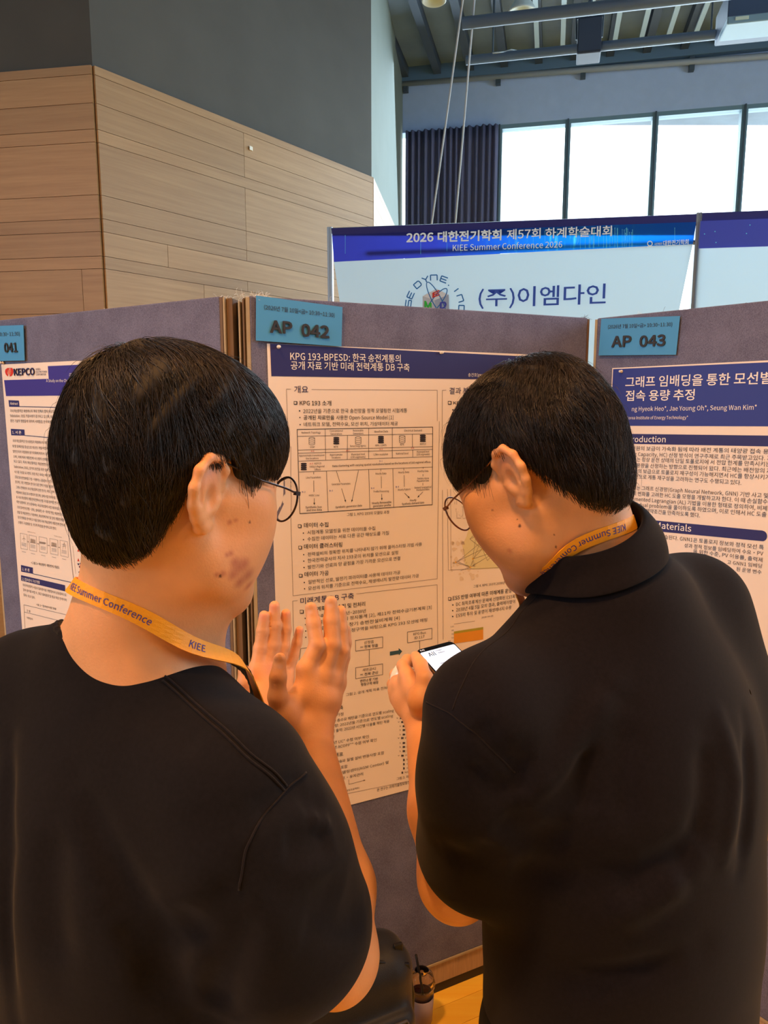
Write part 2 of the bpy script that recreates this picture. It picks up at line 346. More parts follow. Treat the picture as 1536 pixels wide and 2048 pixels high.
# folded spare panels standing in the gap between the first two boards
g0, g1 = P41.at(P41.len, 0), P42.at(0, 0); gd = (g1 - g0); gl = gd.length; gd.normalize(); gn = Vector((gd.y, -gd.x, 0)); gn = -gn if gn.y > 0 else gn
def gx(px):                                          # where an image column meets the line across the gap
    r = ray(px, 640); t = (g0.x * gd.y - g0.y * gd.x) / (r.x * gd.y - r.y * gd.x); return (Vector((r.x * t, r.y * t, 0)) - g0).dot(gd)
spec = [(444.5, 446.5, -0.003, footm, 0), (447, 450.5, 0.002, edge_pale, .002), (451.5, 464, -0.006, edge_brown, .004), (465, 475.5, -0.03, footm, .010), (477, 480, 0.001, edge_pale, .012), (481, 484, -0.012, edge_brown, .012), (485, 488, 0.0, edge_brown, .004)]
labs = ['dark thin folded panel edge beside the 041 board', 'pale folded panel edge next to the 041 board', 'wide brown folded panel with screw holes between boards 041 and 042', 'dark recessed folded panel in the gap between boards 041 and 042', 'pale splintered panel edge in the middle of the gap between boards', 'narrow brown panel edge just left of the pair beside board 042', 'brown folded panel edge touching board 042']
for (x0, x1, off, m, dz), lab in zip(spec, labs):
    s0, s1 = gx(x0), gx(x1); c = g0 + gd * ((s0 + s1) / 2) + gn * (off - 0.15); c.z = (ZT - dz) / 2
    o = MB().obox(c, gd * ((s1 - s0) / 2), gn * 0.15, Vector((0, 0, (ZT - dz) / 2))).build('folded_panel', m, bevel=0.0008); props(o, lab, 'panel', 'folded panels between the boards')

# ------------------------------------------------------------------ printing
ink = mat('black_ink', srgb(46, 42, 52), 0.7); ink_soft = mat('grey_ink', srgb(74, 68, 78), 0.7); navy = mat('navy_ink', srgb(40, 38, 96), 0.6); white_ink = mat('white_print', srgb(240, 236, 236), 0.6)
red_ink = mat('red_ink', srgb(200, 52, 40), 0.6); line_ink = mat('thin_line_ink', srgb(110, 96, 92), 0.7); teal = mat('teal_ink', srgb(44, 84, 108), 0.6)
navy_bar = mat('navy_print', srgb(42, 45, 112), 0.55); blue_bar = mat('blue_print', srgb(44, 60, 148), 0.55); purple_bar = mat('violet_print', srgb(58, 48, 150), 0.55)
paper = mat('poster_paper', srgb(240, 228, 220), 0.7, noise=0.02, nscale=4); black_bold = ink; blue_ink = mat('blue_ink', srgb(60, 70, 170), 0.6)
pale_grey_ink = mat('pale_grey_ink', srgb(150, 138, 130), 0.7)
CROPS = {'A': (480, 560, 3.657), 'B': (560, 840, 4.518), 'C': (460, 1160, 3.491), 'D': (860, 600, 2.272), 'E': (0, 620, 2.844), 'G': (0, 715, 7.68), 'H': (0, 940, 6.4), 'I': (880, 680, 8.533), 'J': (1220, 720, 4.861),
         'K': (1200, 930, 4.571), 'L': (880, 980, 6.023), 'M': (560, 1180, 4.518), 'N': (640, 1400, 6.4), 'O': (740, 0, 1.93), 'Q': (780, 500, 3.339), 'R': (1160, 400, 4.085), 'S': (640, 420, 1.714), 'P': (0, 0, 1.0)}
def cp(k, x, y): ox, oy, s = CROPS[k]; return (ox + x / s, oy + y / s)
_fonts = {}
TEXTQ = []                                           # queued lettering: (text object, job)
try:                                                 # the sans-serif face that ships with Blender; else its default face
    SANS = bpy.data.fonts.load(bpy.utils.system_resource('DATAFILES') + '/fonts/Noto Sans CJK Regular.woff2')
except Exception:
    SANS = None
EM = 1.0
def text_mesh(s, bold, shear=0):
    c = bpy.data.curves.new('lettering', 'FONT'); c.body = s; c.resolution_u = 3 if bold > 1.4 else 2; c.offset = 0.028 * (.5 if bold > 1.4 else bold) * EM; c.shear = shear; c.size = 1.0 / EM
    if SANS: c.font = SANS
    o = bpy.data.objects.new('lettering', c); COL.objects.link(o); return o
_o = text_mesh('가', 0); bpy.context.view_layer.update(); EM = max(_o.dimensions.y, 1e-3) / 0.86      # one em of this face
bpy.data.objects.remove(_o)
class Print:
    """everything printed on one sheet, gathered by part name"""
    def __init__(s, P, root, off=0.0024): s.P = P; s.root = root; s.off = off; s.parts = {}; s.lv = 0
    def mb(s, part, m):
        if part not in s.parts: s.parts[part] = (MB(), m)
        return s.parts[part][0]
    def p(s, k, x, y, d=0): return s.P.px(*cp(k, x, y), s.off + d)
    def text(s, part, m, k, str_, x0, y0, x1, y1, h=None, bold=0, d=0.0004, shear=0):
        TEXTQ.append((text_mesh(str_, bold, shear), s, part, m, s.p(k, x0, y0, d), s.p(k, x1, y1, d), h / CROPS[k][2] if h else None, bold))
    def poly(s, part, m, k, pts, d=0.0): s.mb(part, m).poly([s.p(k, x, y, d) for x, y in pts])
    def line(s, part, m, k, pts, w=0.9, d=0.0003):
        b = s.mb(part, m)
        for (a, c) in zip(pts[:-1], pts[1:]):
            p, q = s.p(k, *a, d), s.p(k, *c, d); t = (q - p).normalized(); n = t.cross(s.P.n).normalized() * (w * 0.5 * p.y / FPX)
            b.quad(p - n - t * .0003, q - n + t * .0003, q + n + t * .0003, p + n - t * .0003)
    def arrow(s, part, m, k, a, c, w=0.9, hs=2.2):
        s.line(part, m, k, [a, c], w); q = s.p(k, *c, 0.0003); t = (q - s.p(k, *a, 0.0003)).normalized(); n = t.cross(s.P.n).normalized(); u = hs * q.y / FPX
        s.mb(part, m).poly([q + t * u * .6, q - t * u * 1.2 + n * u * .7, q - t * u * 1.2 - n * u * .7])
    def dot(s, part, m, k, x, y, r, n=10, d=0.0003, ry=None):
        pts = [s.p(k, x + r * math.cos(2 * math.pi * i / n), y + (ry or r) * math.sin(2 * math.pi * i / n), d) for i in range(n)]; s.mb(part, m).poly(pts)
    def bullet(s, part, m, k, x, y, r): s.poly(part, m, k, [(x - r, y - r), (x + r, y - r), (x + r, y + r), (x - r, y + r)], 0.0003)
    def tickbox(s, part, m, k, x, y, w, h):
        s.line(part, m, k, [(x - w / 2, y - h / 2), (x + w / 2, y - h / 2), (x + w / 2, y + h / 2), (x - w / 2, y + h / 2), (x - w / 2, y - h / 2)], 0.9)
        s.line(part, m, k, [(x - w / 2 + w * .15, y + h * .62), (x + w * .64, y + h * .58), (x + w * .64, y - h * .4)], 1.1)
PRINTS = []
def flush_prints():
    bpy.context.view_layer.update(); dg = bpy.context.evaluated_depsgraph_get()
    for (o, pr, part, m, p0, p1, h, bold) in TEXTQ:
        me = o.evaluated_get(dg).to_mesh(); n = len(me.vertices)
        if n:
            co = np.empty(n * 3); me.vertices.foreach_get('co', co); co = co.reshape(-1, 3); x0, x1 = co[:, 0].min(), co[:, 0].max()
            dv = p1 - p0; sx = dv.length / max(x1 - x0, 1e-6); sy = (h * p0.y / FPX) / 0.86 if h else sx; t = dv.normalized()
            up = Vector((0, 0, 1)); base = np.array(p0); T = np.array(t); U = np.array(up)
            w = base + np.outer((co[:, 0] - x0) * sx, T) + np.outer(co[:, 1] * sy, U)
            e = .018 * (bold - .5) * sy if bold > 1.4 else 0       # heavy strokes: the outline struck several times
            for li, (ddx, ddy) in enumerate([(0, 0)] if not e else [(0, 0)] + [(math.cos(a) * e, math.sin(a) * e) for a in [k * math.pi / 4 for k in range(8)]]):
                pr.mb(part, m).add([tuple(v) for v in w + T * ddx + U * ddy + np.array(pr.P.n) * (li * .00025)], [tuple(f.vertices) for f in me.polygons])
        o.to_mesh_clear()
    for (o, *_) in TEXTQ:
        c = o.data; bpy.data.objects.remove(o); bpy.data.curves.remove(c)
    TEXTQ.clear()
    for pr in PRINTS:
        for part, (b, m) in pr.parts.items():
            if b.v: keep(b.build(part.split('#')[0], m), pr.root)
    PRINTS.clear()
def sheet(P, name, corners, label, cat, m, group=None, thick=0.0012, wav=0.0, off=0.0015, nx=24, nz=30):
    """a paper sheet of real thickness on a board: corners TL TR BR BL are points of the plane"""
    tl, tr, br, bl = corners; b = MB(); vs = []
    for side in (0, 1):
        for j in range(nz + 1):
            for i in range(nx + 1):
                u, v = i / nx, j / nz; p = tl.lerp(tr, u).lerp(bl.lerp(br, u), v)
                vs.append(p + P.n * ((0 if side else -thick)))
    N = (nx + 1) * (nz + 1); fs = []
    for j in range(nz):
        for i in range(nx):
            a = j * (nx + 1) + i; fs.append((N + a, N + a + nx + 1, N + a + nx + 2, N + a + 1)); fs.append((a, a + 1, a + nx + 2, a + nx + 1))
    rim = [j for j in range(nx + 1)] + [(j + 1) * (nx + 1) + nx for j in range(nz)] + [nz * (nx + 1) + nx - 1 - i for i in range(nx)] + [(nz - 1 - j) * (nx + 1) for j in range(nz - 1)]
    for a, c in zip(rim, rim[1:] + rim[:1]): fs.append((a, N + a, N + c, c))
    b.add(vs, fs); c = (tl + tr + br + bl) / 4; root = b.build(name, m); root.data.transform(Matrix.Translation(-c)); root.location = c
    return props(root, label, cat, group)

# ---- poster on board 042
def q4(P, pts, off): return [P.px(x, y, off) for x, y in pts]
tl = P42.px(534, 687, 0.002); u0 = (tl - P42.a).dot(P42.d); zb = P42.px(770, 1591).z
s42 = sheet(P42, 'poster', [tl, P42.at(u0 + 0.84, tl.z - 0.004, 0.002), P42.at(u0 + 0.84, zb, 0.002), P42.at(u0 + 0.012, zb, 0.002)], 'cream research poster with navy title band on the 042 board', 'poster', paper, 'research posters')
R = Print(P42, s42); PRINTS.append(R)
zt0 = cp('A', 220, 466); uR = u0 + 0.835
b = R.mb('title_band', navy_bar); e0, e1 = P42.px(*cp('A', 220, 466), .0026), P42.px(*cp('A', 230, 703), .0026); f0 = P42.px(1040, 712, .0026)
b.quad(e0, P42.at(uR, f0.z - .002, .0026), P42.at(uR, e1.z + .001, .0026), e1)
T = R.text
T('title_lettering', white_ink, 'A', 'KPG 193-BPESD: 한국 송전계통의', 368, 583, 1175, 600, 60, .6, .0008); T('title_lettering', white_ink, 'A', '공개 자료 기반 미래 전력계통 DB 구축', 372, 650, 1240, 664, 60, .6, .0008)
T('title_lettering', white_ink, 'I', '송건호(geonhosong', 480, 622, 960, 622, 62, 0, .0008)
T('section_headings', navy, 'A', '개요', 397, 822, 500, 822, 52, .5); T('section_headings', navy, 'M', '미래계통 DB 구축', 185, 125, 668, 76, 62, .5); T('section_headings', navy, 'I', '결과 분석', 160, 915, 580, 908, 110, .3)
H, Bd = 'bullet_headings', 'body_text'
def head(k, s_, x0, y0, x1, y1, bx, by, bw, h): T(H, ink, k, s_, x0, y0, x1, y1, h, .7); R.tickbox(H, ink, k, bx, by, bw, bw * 1.05)
head('A', 'KPG 193 소개', 437, 915, 668, 917, 405, 898, 20, 38)
head('B', '데이터 수집', 217, 970, 437, 963, 177, 958, 25, 46); head('B', '데이터 클러스터링', 218, 1163, 563, 1143, 181, 1152, 25, 46); head('B', '데이터 가공', 222, 1413, 440, 1400, 186, 1406, 25, 46)
head('M', '공개 계획 자료 수집 및 전처리', 240, 200, 770, 142, 195, 195, 27, 46); head('N', '미래 계통 DB 구축', -40, 150, 295, 118, -80, 150, 36, 60); head('N', 'DB 배포', 90, 735, 297, 712, 40, 735, 36, 58)
head('L', 'ESS 반영 여부에 따른 미래계통 운영 결과 분석', 155, 1325, 1050, 1205, 115, 1310, 30, 58); head('I', 'KPG 193', 228, 1100, 575, 1094, 163, 1070, 48, 62); T(H, ink, 'I', '2038년', 135, 1440, 330, 1437, 58, .6)
def body(k, s_, x0, y0, x1, y1, h, bl=None, r=5, bold=0, m=None): 
    T(Bd, m or ink_soft, k, s_, x0, y0, x1, y1, h, bold)
    if bl: R.bullet(Bd, ink, k, bl[0], bl[1], r)
body('A', '2022년을 기준으로 한국 송전망을 정적 모델링한 시험계통', 463, 973, 1222, 967, 33, (436, 957)); body('A', '공개된 자료만을', 465, 1020, 690, 1020, 33, (438, 1006), 4, .8); body('A', '사용한 Open-Source Model [1]', 703, 1020, 1122, 1018, 33)
for a in [('네트워크 모델, 전력수요, 모선 위치, 기상데이터 제공', 215, 55, 1065, 47, 182, 42), ('시험계통 모델링을 위한 데이터를 수집', 247, 1032, 860, 992, 211, 1022), ('수집한 데이터는 서로 다른 공간 해상도를 가짐', 248, 1092, 983, 1033, 212, 1081),
          ('전력설비의 정확한 위치를 나타내지 않기 위해 클러스터링 기법 사용', 250, 1230, 1282, 1135, 214, 1217), ('한국전력공사의 지사 193곳의 위치를 모선으로 설정', 250, 1287, 1067, 1211, 215, 1275), ('발전기와 선로의 양 끝점을 가장 가까운 모선으로 연결', 252, 1345, 1086, 1263, 217, 1333),
          ('일반적인 선로, 발전기 파라미터를 사용해 데이터 가공', 255, 1480, 1087, 1390, 220, 1468), ('모선의 위치를 기준으로 전력수요, 재생에너지 발전량 데이터 가공', 255, 1538, 1254, 1420, 222, 1525)]:
    body('B', a[0], *a[1:5], 38, (a[5], a[6]), 5)
for a in [('DB 구축 범위: 2022년~2038년', 262, 262, 775, 202, 228, 256), ('발전설비: 전력설비 정지통계 [2], 제11차 전력수급기본계획 [3]', 262, 318, 1370, 168, 230, 313), ('송전설비: 제11차 장기 송변전설비계획 [4]', 262, 374, 1080, 265, 232, 371), ('발전소·변전소의 행정구역을 바탕으로 KPG 193 모선에 매핑', 262, 432, 1330, 282, 233, 427)]:
    body('M', a[0], *a[1:5], 38, (a[5], a[6]), 5)
for a in [('수요 가정', 100, 228, 300, 196), ('2022년 총수요 패턴을 기준으로 연도별 scaling', 60, 307, 945, 150), ('설비 용량: 2022년을 기준으로 연도별 scaling', 40, 374, 935, 215), ('재생에너지 출력: 2022년 시간별 이용률 패턴 적용', -20, 450, 888, 287), ('검증 과정', 10, 518, 182, 490), ('2038년 UC* 수렴 여부 확인', 60, 584, 625, 483), ('2038년 ACOPF** 수렴 여부 확인', 60, 648, 725, 526),
          ('미래계통 DB와 월별 설비 변동사항 포함', 20, 850, 820, 690), ('분석 결과 포함', 60, 916, 352, 865), ('전력망 모델링센터(AGM Center) 및', 60, 996, 880, 812), ('에서 배포·유지관리', 130, 1054, 552, 962), ('본 연구는 과학기술정보통신부의', 730, 1170, 1215, 1052)]:
    body('N', *a, 48)
T(Bd, ink_soft, 'N', '(모델링프로젝트)', 300, 1180, 505, 1134, 30)
for a in [('DC 최적조류계산 문제에 선형화된 ESS확장 및', 195, 1398, 990, 1287, 155, 1385), ('2038년 4월 5일 모의 결과, 출력제어량이', 195, 1465, 905, 1360, 153, 1453), ('ESS의 투자 및 운영이 재생에너지 수용', 195, 1535, 860, 1432, 153, 1523)]: body('L', a[0], *a[1:5], 52, (a[5], a[6]), 7)
T(Bd, ink_soft, 'I', '2038년 계통', 285, 1218, 560, 1214, 62); R.bullet(Bd, ink, 'I', 220, 1192, 11); T(Bd, ink_soft, 'I', '수급 모의', 285, 1322, 520, 1318, 62); R.bullet(Bd, ink, 'I', 217, 1297, 11)
# captions
Cp = 'figure_captions'
T(Cp, ink, 'B', '그림 1. KPG 193의 모델링 과정', 604, 867, 985, 843, 30); T(Cp, ink, 'M', '그림 2. 공개 계획 자료 전처리 예시', 597, 958, 1060, 876, 30); T(Cp, ink, 'N', '그림 3. 미래계통', 980, 1025, 1245, 972, 42); T(Cp, ink, 'L', '그림 4. KPG 193의 2038년 전력계통도 (154kV 이상)', 403, 1175, 1120, 1090, 36)
# thin frames
Fr = 'frame_lines'
R.line(Fr, line_ink, 'A', [(372, 798), (340, 798), (348, 1040)], .7); R.line(Fr, line_ink, 'B', [(98, 240), (98, 880), (118, 1588), (1420, 1435), (1440, 12)], .7); R.line(Fr, line_ink, 'A', [(525, 801), (1443, 806), (1443, 1030)], .7)
R.line(Fr, line_ink, 'M', [(158, 95), (115, 100), (130, 700)], .7); R.line(Fr, line_ink, 'M', [(690, 35), (1420, -48), (1428, 700)], .7); R.line(Fr, line_ink, 'I', [(105, 855), (40, 860), (35, 1880)], .7); R.line(Fr, line_ink, 'L', [(30, 0), (38, 1800)], .7)
R.line(Fr, line_ink, 'N', [(300, 1208), (1225, 1020)], .7); R.line(Fr, line_ink, 'N', [(368, 1020), (370, 1080)], .8); R.arrow(Fr, line_ink, 'N', (370, 1080), (575, 1026), .8, 2.5)
# figure 1
F1 = 'modelling_diagram'; L_ = lambda *p, w=.8: R.line(F1, ink, 'B', list(p), w)
L_((155, 85), (1380, 63), (1376, 765), (180, 846), (155, 85), w=1.2); L_((160, 147), (1378, 124)); L_((164, 272), (1377, 240)); L_((167, 300), (1377, 265)); L_((170, 372), (1376, 330)); L_((173, 470), (1375, 425))
L_((408, 81), (413, 363)); L_((420, 463), (435, 830)); L_((610, 140), (608, 356)); L_((802, 74), (802, 352)); L_((802, 447), (812, 803)); L_((1015, 70), (1015, 344)); L_((1020, 438), (1028, 789)); L_((1196, 128), (1197, 245)); L_((1199, 270), (1200, 336))
small = [('Network Topology', 195, 122, 368, 120), ('Conventional', 450, 107, 568, 105), ('Generators', 457, 134, 560, 132), ('Renewable', 660, 104, 753, 102), ('Generators', 660, 131, 753, 129), ('Weather Data', 852, 113, 975, 110), ('Electrical Demand', 1124, 104, 1282, 101),
         ('OSM', 272, 254, 312, 253), ('KPX', 487, 251, 525, 250), ('Korea Energy Agency', 634, 243, 777, 240), ('KMA - LDAPS', 862, 238, 962, 236), ('KPX', 1087, 231, 1120, 230), ('KEPCO', 1266, 225, 1318, 224),
         ('Approximate transmission', 172, 330, 402, 325), ('line locations', 235, 356, 348, 353), ('Approximate', 450, 323, 563, 320), ('locations', 468, 348, 547, 346), ('Municipal level', 645, 319, 768, 316), ('(230 segments)', 638, 344, 773, 341), ('1.5km resolution', 846, 320, 976, 317), ('National level', 1048, 312, 1160, 309), ('Municipal level', 1237, 296, 1348, 293), ('(230 segments)', 1234, 320, 1352, 317),
         ('KEPCO', 312, 402, 372, 400), ("Utility's Regional", 268, 430, 402, 426), ('Offices', 312, 456, 367, 454), ('Line Parameters', 235, 529, 370, 525), ('HVDC Line', 262, 690, 355, 687), ('Generator Parameters', 467, 589, 636, 582), ('Hourly Data', 864, 493, 960, 489), ('Profile Processing', 845, 655, 984, 650), ('Hourly Data', 1070, 482, 1166, 478), ('Monthly Data', 1243, 472, 1340, 468), ('Statistics Korea', 1240, 538, 1345, 533), ('Population Data', 1238, 560, 1345, 555), ('Demand Geographical', 1216, 620, 1368, 611), ('Distribution Ratio', 1233, 641, 1350, 634), ('Hourly Pattern', 1066, 639, 1178, 633)]
for a in small: T(F1, ink_soft, 'B', *a, 21, .25)
for a in [('Data clustering with varying spatial resolutions based on the locations of 193 regional offices', 474, 425, 1362, 386), ('Synthetic bus', 230, 798, 378, 792), ('and line data', 240, 824, 378, 818), ('Synthetic generator data', 502, 797, 740, 780), ('Hourly Renewable', 832, 760, 1006, 749), ('generator profile', 842, 787, 1002, 776), ('Hourly', 1174, 735, 1232, 731), ('Synthetic demand data', 1102, 768, 1302, 753)]: T(F1, ink, 'B', *a, 22, .9)
for s_, x0, y0, x1 in [('A-1', 280, 288, 309), ('A-2', 597, 283, 627), ('A-3', 898, 271, 927), ('A-4', 1183, 260, 1211), ('A-5', 268, 402, 299)]: T('red_step_marks', red_ink, 'B', s_, x0, y0, x1, y0 - 1, 17, .6)
for s_, x0, y0, x1 in [('B-1', 898, 378, 926), ('B-2', 198, 657, 230), ('B-3', 447, 646, 477), ('B-4', 822, 623, 852), ('B-5', 1046, 611, 1075)]: T('blue_step_marks', blue_ink, 'B', s_, x0, y0, x1, y0 - 1, 17, .3)
def db(x, y, fill):
    w, h = 26, 34
    if fill:
        for k in range(4):
            yy = y - h + 8 + k * 17; R.poly(F1, ink, 'B', [(x - w, yy - 5), (x - w * .5, yy - 9), (x + w * .5, yy - 9), (x + w, yy - 5), (x + w, yy + 5), (x + w * .5, yy + 9 - 2), (x - w * .5, yy + 9 - 2), (x - w, yy + 5)], .0003)
    else:
        L_((x - w, y - h + 6), (x - w, y + h - 6), (x - w * .4, y + h), (x + w * .4, y + h), (x + w, y + h - 6), (x + w, y - h + 6), (x + w * .4, y - h), (x - w * .4, y - h), (x - w, y - h + 6), w=.7)
        for k in range(3): yy = y - h + 10 + k * 18; L_((x - w, yy), (x - w * .4, yy + 6), (x + w * .4, yy + 6), (x + w, yy), w=.6)
for a in [(288, 190, 0), (509, 188, 1), (707, 185, 0), (912, 178, 1), (1104, 173, 0), (1291, 166, 1), (215, 422, 1)]: db(*a)
for p in [((304, 470), (304, 490)), ((305, 548), (307, 650)), ((510, 462), (541, 562)), ((911, 440), (911, 462)), ((915, 510), (917, 615)), ((1119, 433), (1119, 455)), ((1121, 500), (1123, 603)), ((1294, 425), (1294, 440)), ((1292, 490), (1292, 508)), ((1291, 570), (1291, 590))]: L_(*p)
for a, c in [((309, 708), (310, 762)), ((557, 620), (593, 736)), ((709, 455), (649, 736)), ((919, 670), (921, 720)), ((1126, 660), (1168, 702)), ((1290, 650), (1246, 696))]: R.arrow(F1, ink, 'B', a, c, .8, 2.6)
# figure 2
F2 = 'mapping_diagram'; M_ = lambda *p, w=.9: R.line(F2, ink, 'M', list(p), w)
for q in [((682, 455), (928, 423), (928, 520), (684, 553)), ((684, 703), (928, 667), (928, 765), (684, 802)), ((1152, 380), (1373, 346), (1373, 440), (1152, 478)), ((1155, 625), (1376, 588), (1376, 690), (1155, 728)), ((187, 530), (420, 497), (416, 600), (175, 635))]: M_(*q, q[0])
M_((806, 538), (806, 685)); M_((1262, 460), (1264, 606))
for s_, x0, y0, x1, y1, bo in [('신정읍', 760, 488, 848, 476, 0), ('≈ 전북 정읍', 725, 530, 885, 510, .8), ('새만금#2', 745, 735, 868, 718, 0), ('≈ 전북 군산', 725, 778, 887, 755, .8), ('변전소명 기반', 725, 835, 885, 812, .8), ('행정구역 매핑', 730, 868, 887, 845, .8), ('KPG Bus', 1206, 410, 1318, 394, 0), ('ID 117', 1216, 445, 1305, 431, .2), ('KPG Bus', 1208, 655, 1320, 640, 0), ('ID 133', 1218, 692, 1308, 677, .2)]: T(F2, ink, 'M', s_, x0, y0, x1, y1, 30, bo)
R.poly('fat_arrows', teal, 'M', [(993, 557), (1072, 545), (1072, 525), (1104, 553), (1076, 590), (1074, 578), (993, 592)], .0003); R.poly('fat_arrows', teal, 'M', [(520, 632), (597, 620), (595, 603), (628, 630), (600, 670), (599, 655), (520, 668)], .0003)
# figure 3, a folder tree
F3 = 'folder_tree'
for s_, x0, y0, x1, y1, fold, op in [('kpg193', 1072, 238, 1180, 216, 1, 1), ('network', 1090, 288, 1200, 262, 1, 1), ('m', 1108, 341, 1136, 336, 1, 0), ('mat', 1108, 390, 1163, 380, 1, 0), ('metadata', 1108, 448, 1243, 420, 1, 0), ('profile', 1088, 493, 1178, 476, 1, 1), ('commitment_', 1108, 556, 1312, 512, 1, 0), ('demand', 1108, 607, 1222, 584, 1, 0), ('renewables', 1108, 660, 1268, 628, 1, 0), ('renewables_cap', 1090, 718, 1310, 672, 1, 1), ('hydro_generation', 1108, 772, 1345, 724, 2, 0), ('solar_generation', 1108, 826, 1345, 776, 2, 0), ('wind_generation', 1108, 880, 1345, 830, 2, 0), ('kpg193_ver', 1088, 935, 1265, 898, 2, 0)]:
    T(F3, ink_soft, 'N', s_, x0, y0, x1, y1, 30); ix, iy = x0 - 34, y0 - 4
    R.poly(F3, ink_soft if fold == 1 else teal, 'N', [(ix - 16, iy - 12), (ix - 2, iy - 15), (ix + 2, iy - 12), (ix + 16, iy - 14), (ix + 16, iy + 8), (ix - 16, iy + 12)] if fold == 1 else [(ix - 10, iy - 14), (ix + 6, iy - 16), (ix + 10, iy - 8), (ix + 10, iy + 12), (ix - 10, iy + 14)], .0003)
    if fold == 1: R.line(F3, line_ink, 'N', [(ix - 56, iy - 6), (ix - 48, iy + 2), (ix - 40, iy - 8)] if op else [(ix - 52, iy - 10), (ix - 44, iy), (ix - 52, iy + 8)], .8)
# figure 4, the map
F4 = 'map_figure'
olive = mat('olive_map_ink', srgb(222, 212, 168), 0.7); haze_ink = mat('pale_map_ink', srgb(226, 208, 188), 0.7); orange_ink = mat('orange_ink', srgb(230, 110, 30), 0.6); yellow_ink = mat('yellow_ink', srgb(222, 170, 60), 0.6)
R.poly('map_land', olive, 'L', [(330, 370), (500, 340), (700, 330), (900, 400), (960, 700), (880, 930), (560, 950), (390, 955), (300, 900), (290, 780), (270, 660), (320, 560), (350, 450)], .0001)
rr = random.Random(5)
for _ in range(46):
    x, y = rr.uniform(120, 480), rr.uniform(560, 1090)
    if y < 820 and x > 300: continue
    r0 = rr.uniform(6, 34); pts = [(x + r0 * rr.uniform(.5, 1.1) * math.cos(a), y + r0 * rr.uniform(.5, 1.1) * math.sin(a)) for a in [k * .63 for k in range(10)]]; R.poly('map_coast', haze_ink, 'L', pts, .0001)
nodes = [(400, 315), (458, 487), (430, 570), (590, 570), (360, 590), (480, 640), (510, 710), (690, 735), (395, 830), (365, 930), (190, 870), (215, 860), (570, 850), (250, 970), (470, 400), (600, 480), (520, 520)]
for i, j in [(0, 2), (0, 3), (1, 4), (2, 3), (4, 6), (5, 7), (6, 8), (8, 7), (9, 7), (9, 11), (10, 9), (12, 7), (13, 9), (1, 14), (14, 15), (2, 16), (16, 15), (5, 11), (4, 15), (8, 2), (9, 5), (6, 12), (3, 5), (10, 6)]: R.line(F4, line_ink, 'L', [nodes[i], nodes[j]], .6, .0004)
R.line(F4, line_ink, 'L', [(90, -10), (100, 965), (790, 930)], .6); R.line(F4, line_ink, 'L', [(128, -10), (133, 965)], .6); R.line(F4, line_ink, 'L', [(197, 60), (203, 340), (520, 318)], .6); R.line(F4, line_ink, 'L', [(275, 180), (275, 335)], .6)
R.dot('map_nodes', yellow_ink, 'L', 405, 315, 24, 12, .0005); R.dot('map_node_marks', orange_ink, 'L', 398, 312, 15, 12, .0008); R.dot(F4, ink, 'L', 458, 487, 7, 8, .0008)
for i in (6, 8, 9, 10, 14): R.dot('map_nodes', yellow_ink, 'L', *nodes[i], 10, 10, .0005)
# figure 5, the stacked chart
T(Bd, ink_soft, 'L', '2038-04-05', 500, 1548, 640, 1524, 26); R.line(Fr, line_ink, 'L', [(170, 1615), (420, 1578)], .6)
for s_, x0, y0 in [('110', 128, 1655), ('90', 138, 1700), ('70', 138, 1745), ('50', 138, 1790)]: T(Bd, ink_soft, 'L', s_, x0, y0, 166, y0 - 4, 20)
T(Bd, ink_soft, 'L', 'GW', 96, 1830, 128, 1826, 22)
R.poly('chart_green', mat('green_chart_ink', srgb(170, 160, 50), .6), 'L', [(168, 1705), (520, 1650), (520, 1680), (168, 1732)], .0003); R.poly('chart_orange', mat('orange_chart_ink', srgb(226, 150, 40), .6), 'L', [(168, 1732), (520, 1680), (520, 1800), (168, 1850)], .0003)

# ---- poster on board 043
tl = P43.px(1224, 738, .002); u0 = (tl - P43.a).dot(P43.d); u0 = 0.065
tl = P43.at(u0, P43.px(1232, 736).z, .002)
s43 = sheet(P43, 'poster', [tl, P43.at(u0 + .84, tl.z + .006, .002), P43.at(u0 + .84, tl.z - 1.17, .002), P43.at(u0, tl.z - 1.17, .002)], 'pale research poster with blue title band on the 043 board', 'poster', paper, 'research posters')
R = Print(P43, s43); PRINTS.append(R); T = R.text
def band(part, m, k, y0, y1, z0a, z0b, uA, uB, d=.0):
    pass
def hband(part, m, k, tlx, tly, trx, try_, blx, bly, brx, bry, uL, uRt, d=0.0):
    """a printed band through four image points, carried on along the board from uL to uRt"""
    a, c, e, f = R.p(k, tlx, tly, d), R.p(k, trx, try_, d), R.p(k, blx, bly, d), R.p(k, brx, bry, d); P = R.P; U = lambda p: (p - P.a).dot(P.d)
    def ext(p, q, u): t = (u - U(p)) / (U(q) - U(p)); return p.lerp(q, t)
    R.mb(part, m).quad(ext(a, c, uL), ext(a, c, uRt), ext(e, f, uRt), ext(e, f, uL))
hband('title_band', blue_bar, 'J', 50, 88, 1536, 22, 235, 640, 1536, 645, u0 + .003, u0 + .838)
hband('section_bar', navy_bar, 'J', 200, 718, 1536, 735, 200, 815, 1536, 840, u0 + .02, u0 + .47)
hband('section_bar#2', navy_bar, 'K', 280, 485, 1490, 600, 500, 605, 1490, 697, u0 + .02, (R.p('K', 1485, 650) - P43.a).dot(P43.d))
cc = R.p('K', 1485, 649, 0); rr_ = (R.p('K', 1485, 601) - R.p('K', 1485, 697)).length / 2; R.mb('section_bar#2', navy_bar).poly([cc + P43.d * rr_ * math.cos(a) * .85 + Vector((0, 0, rr_ * math.sin(a))) for a in [math.pi * (k / 12 - .5) for k in range(13)]])
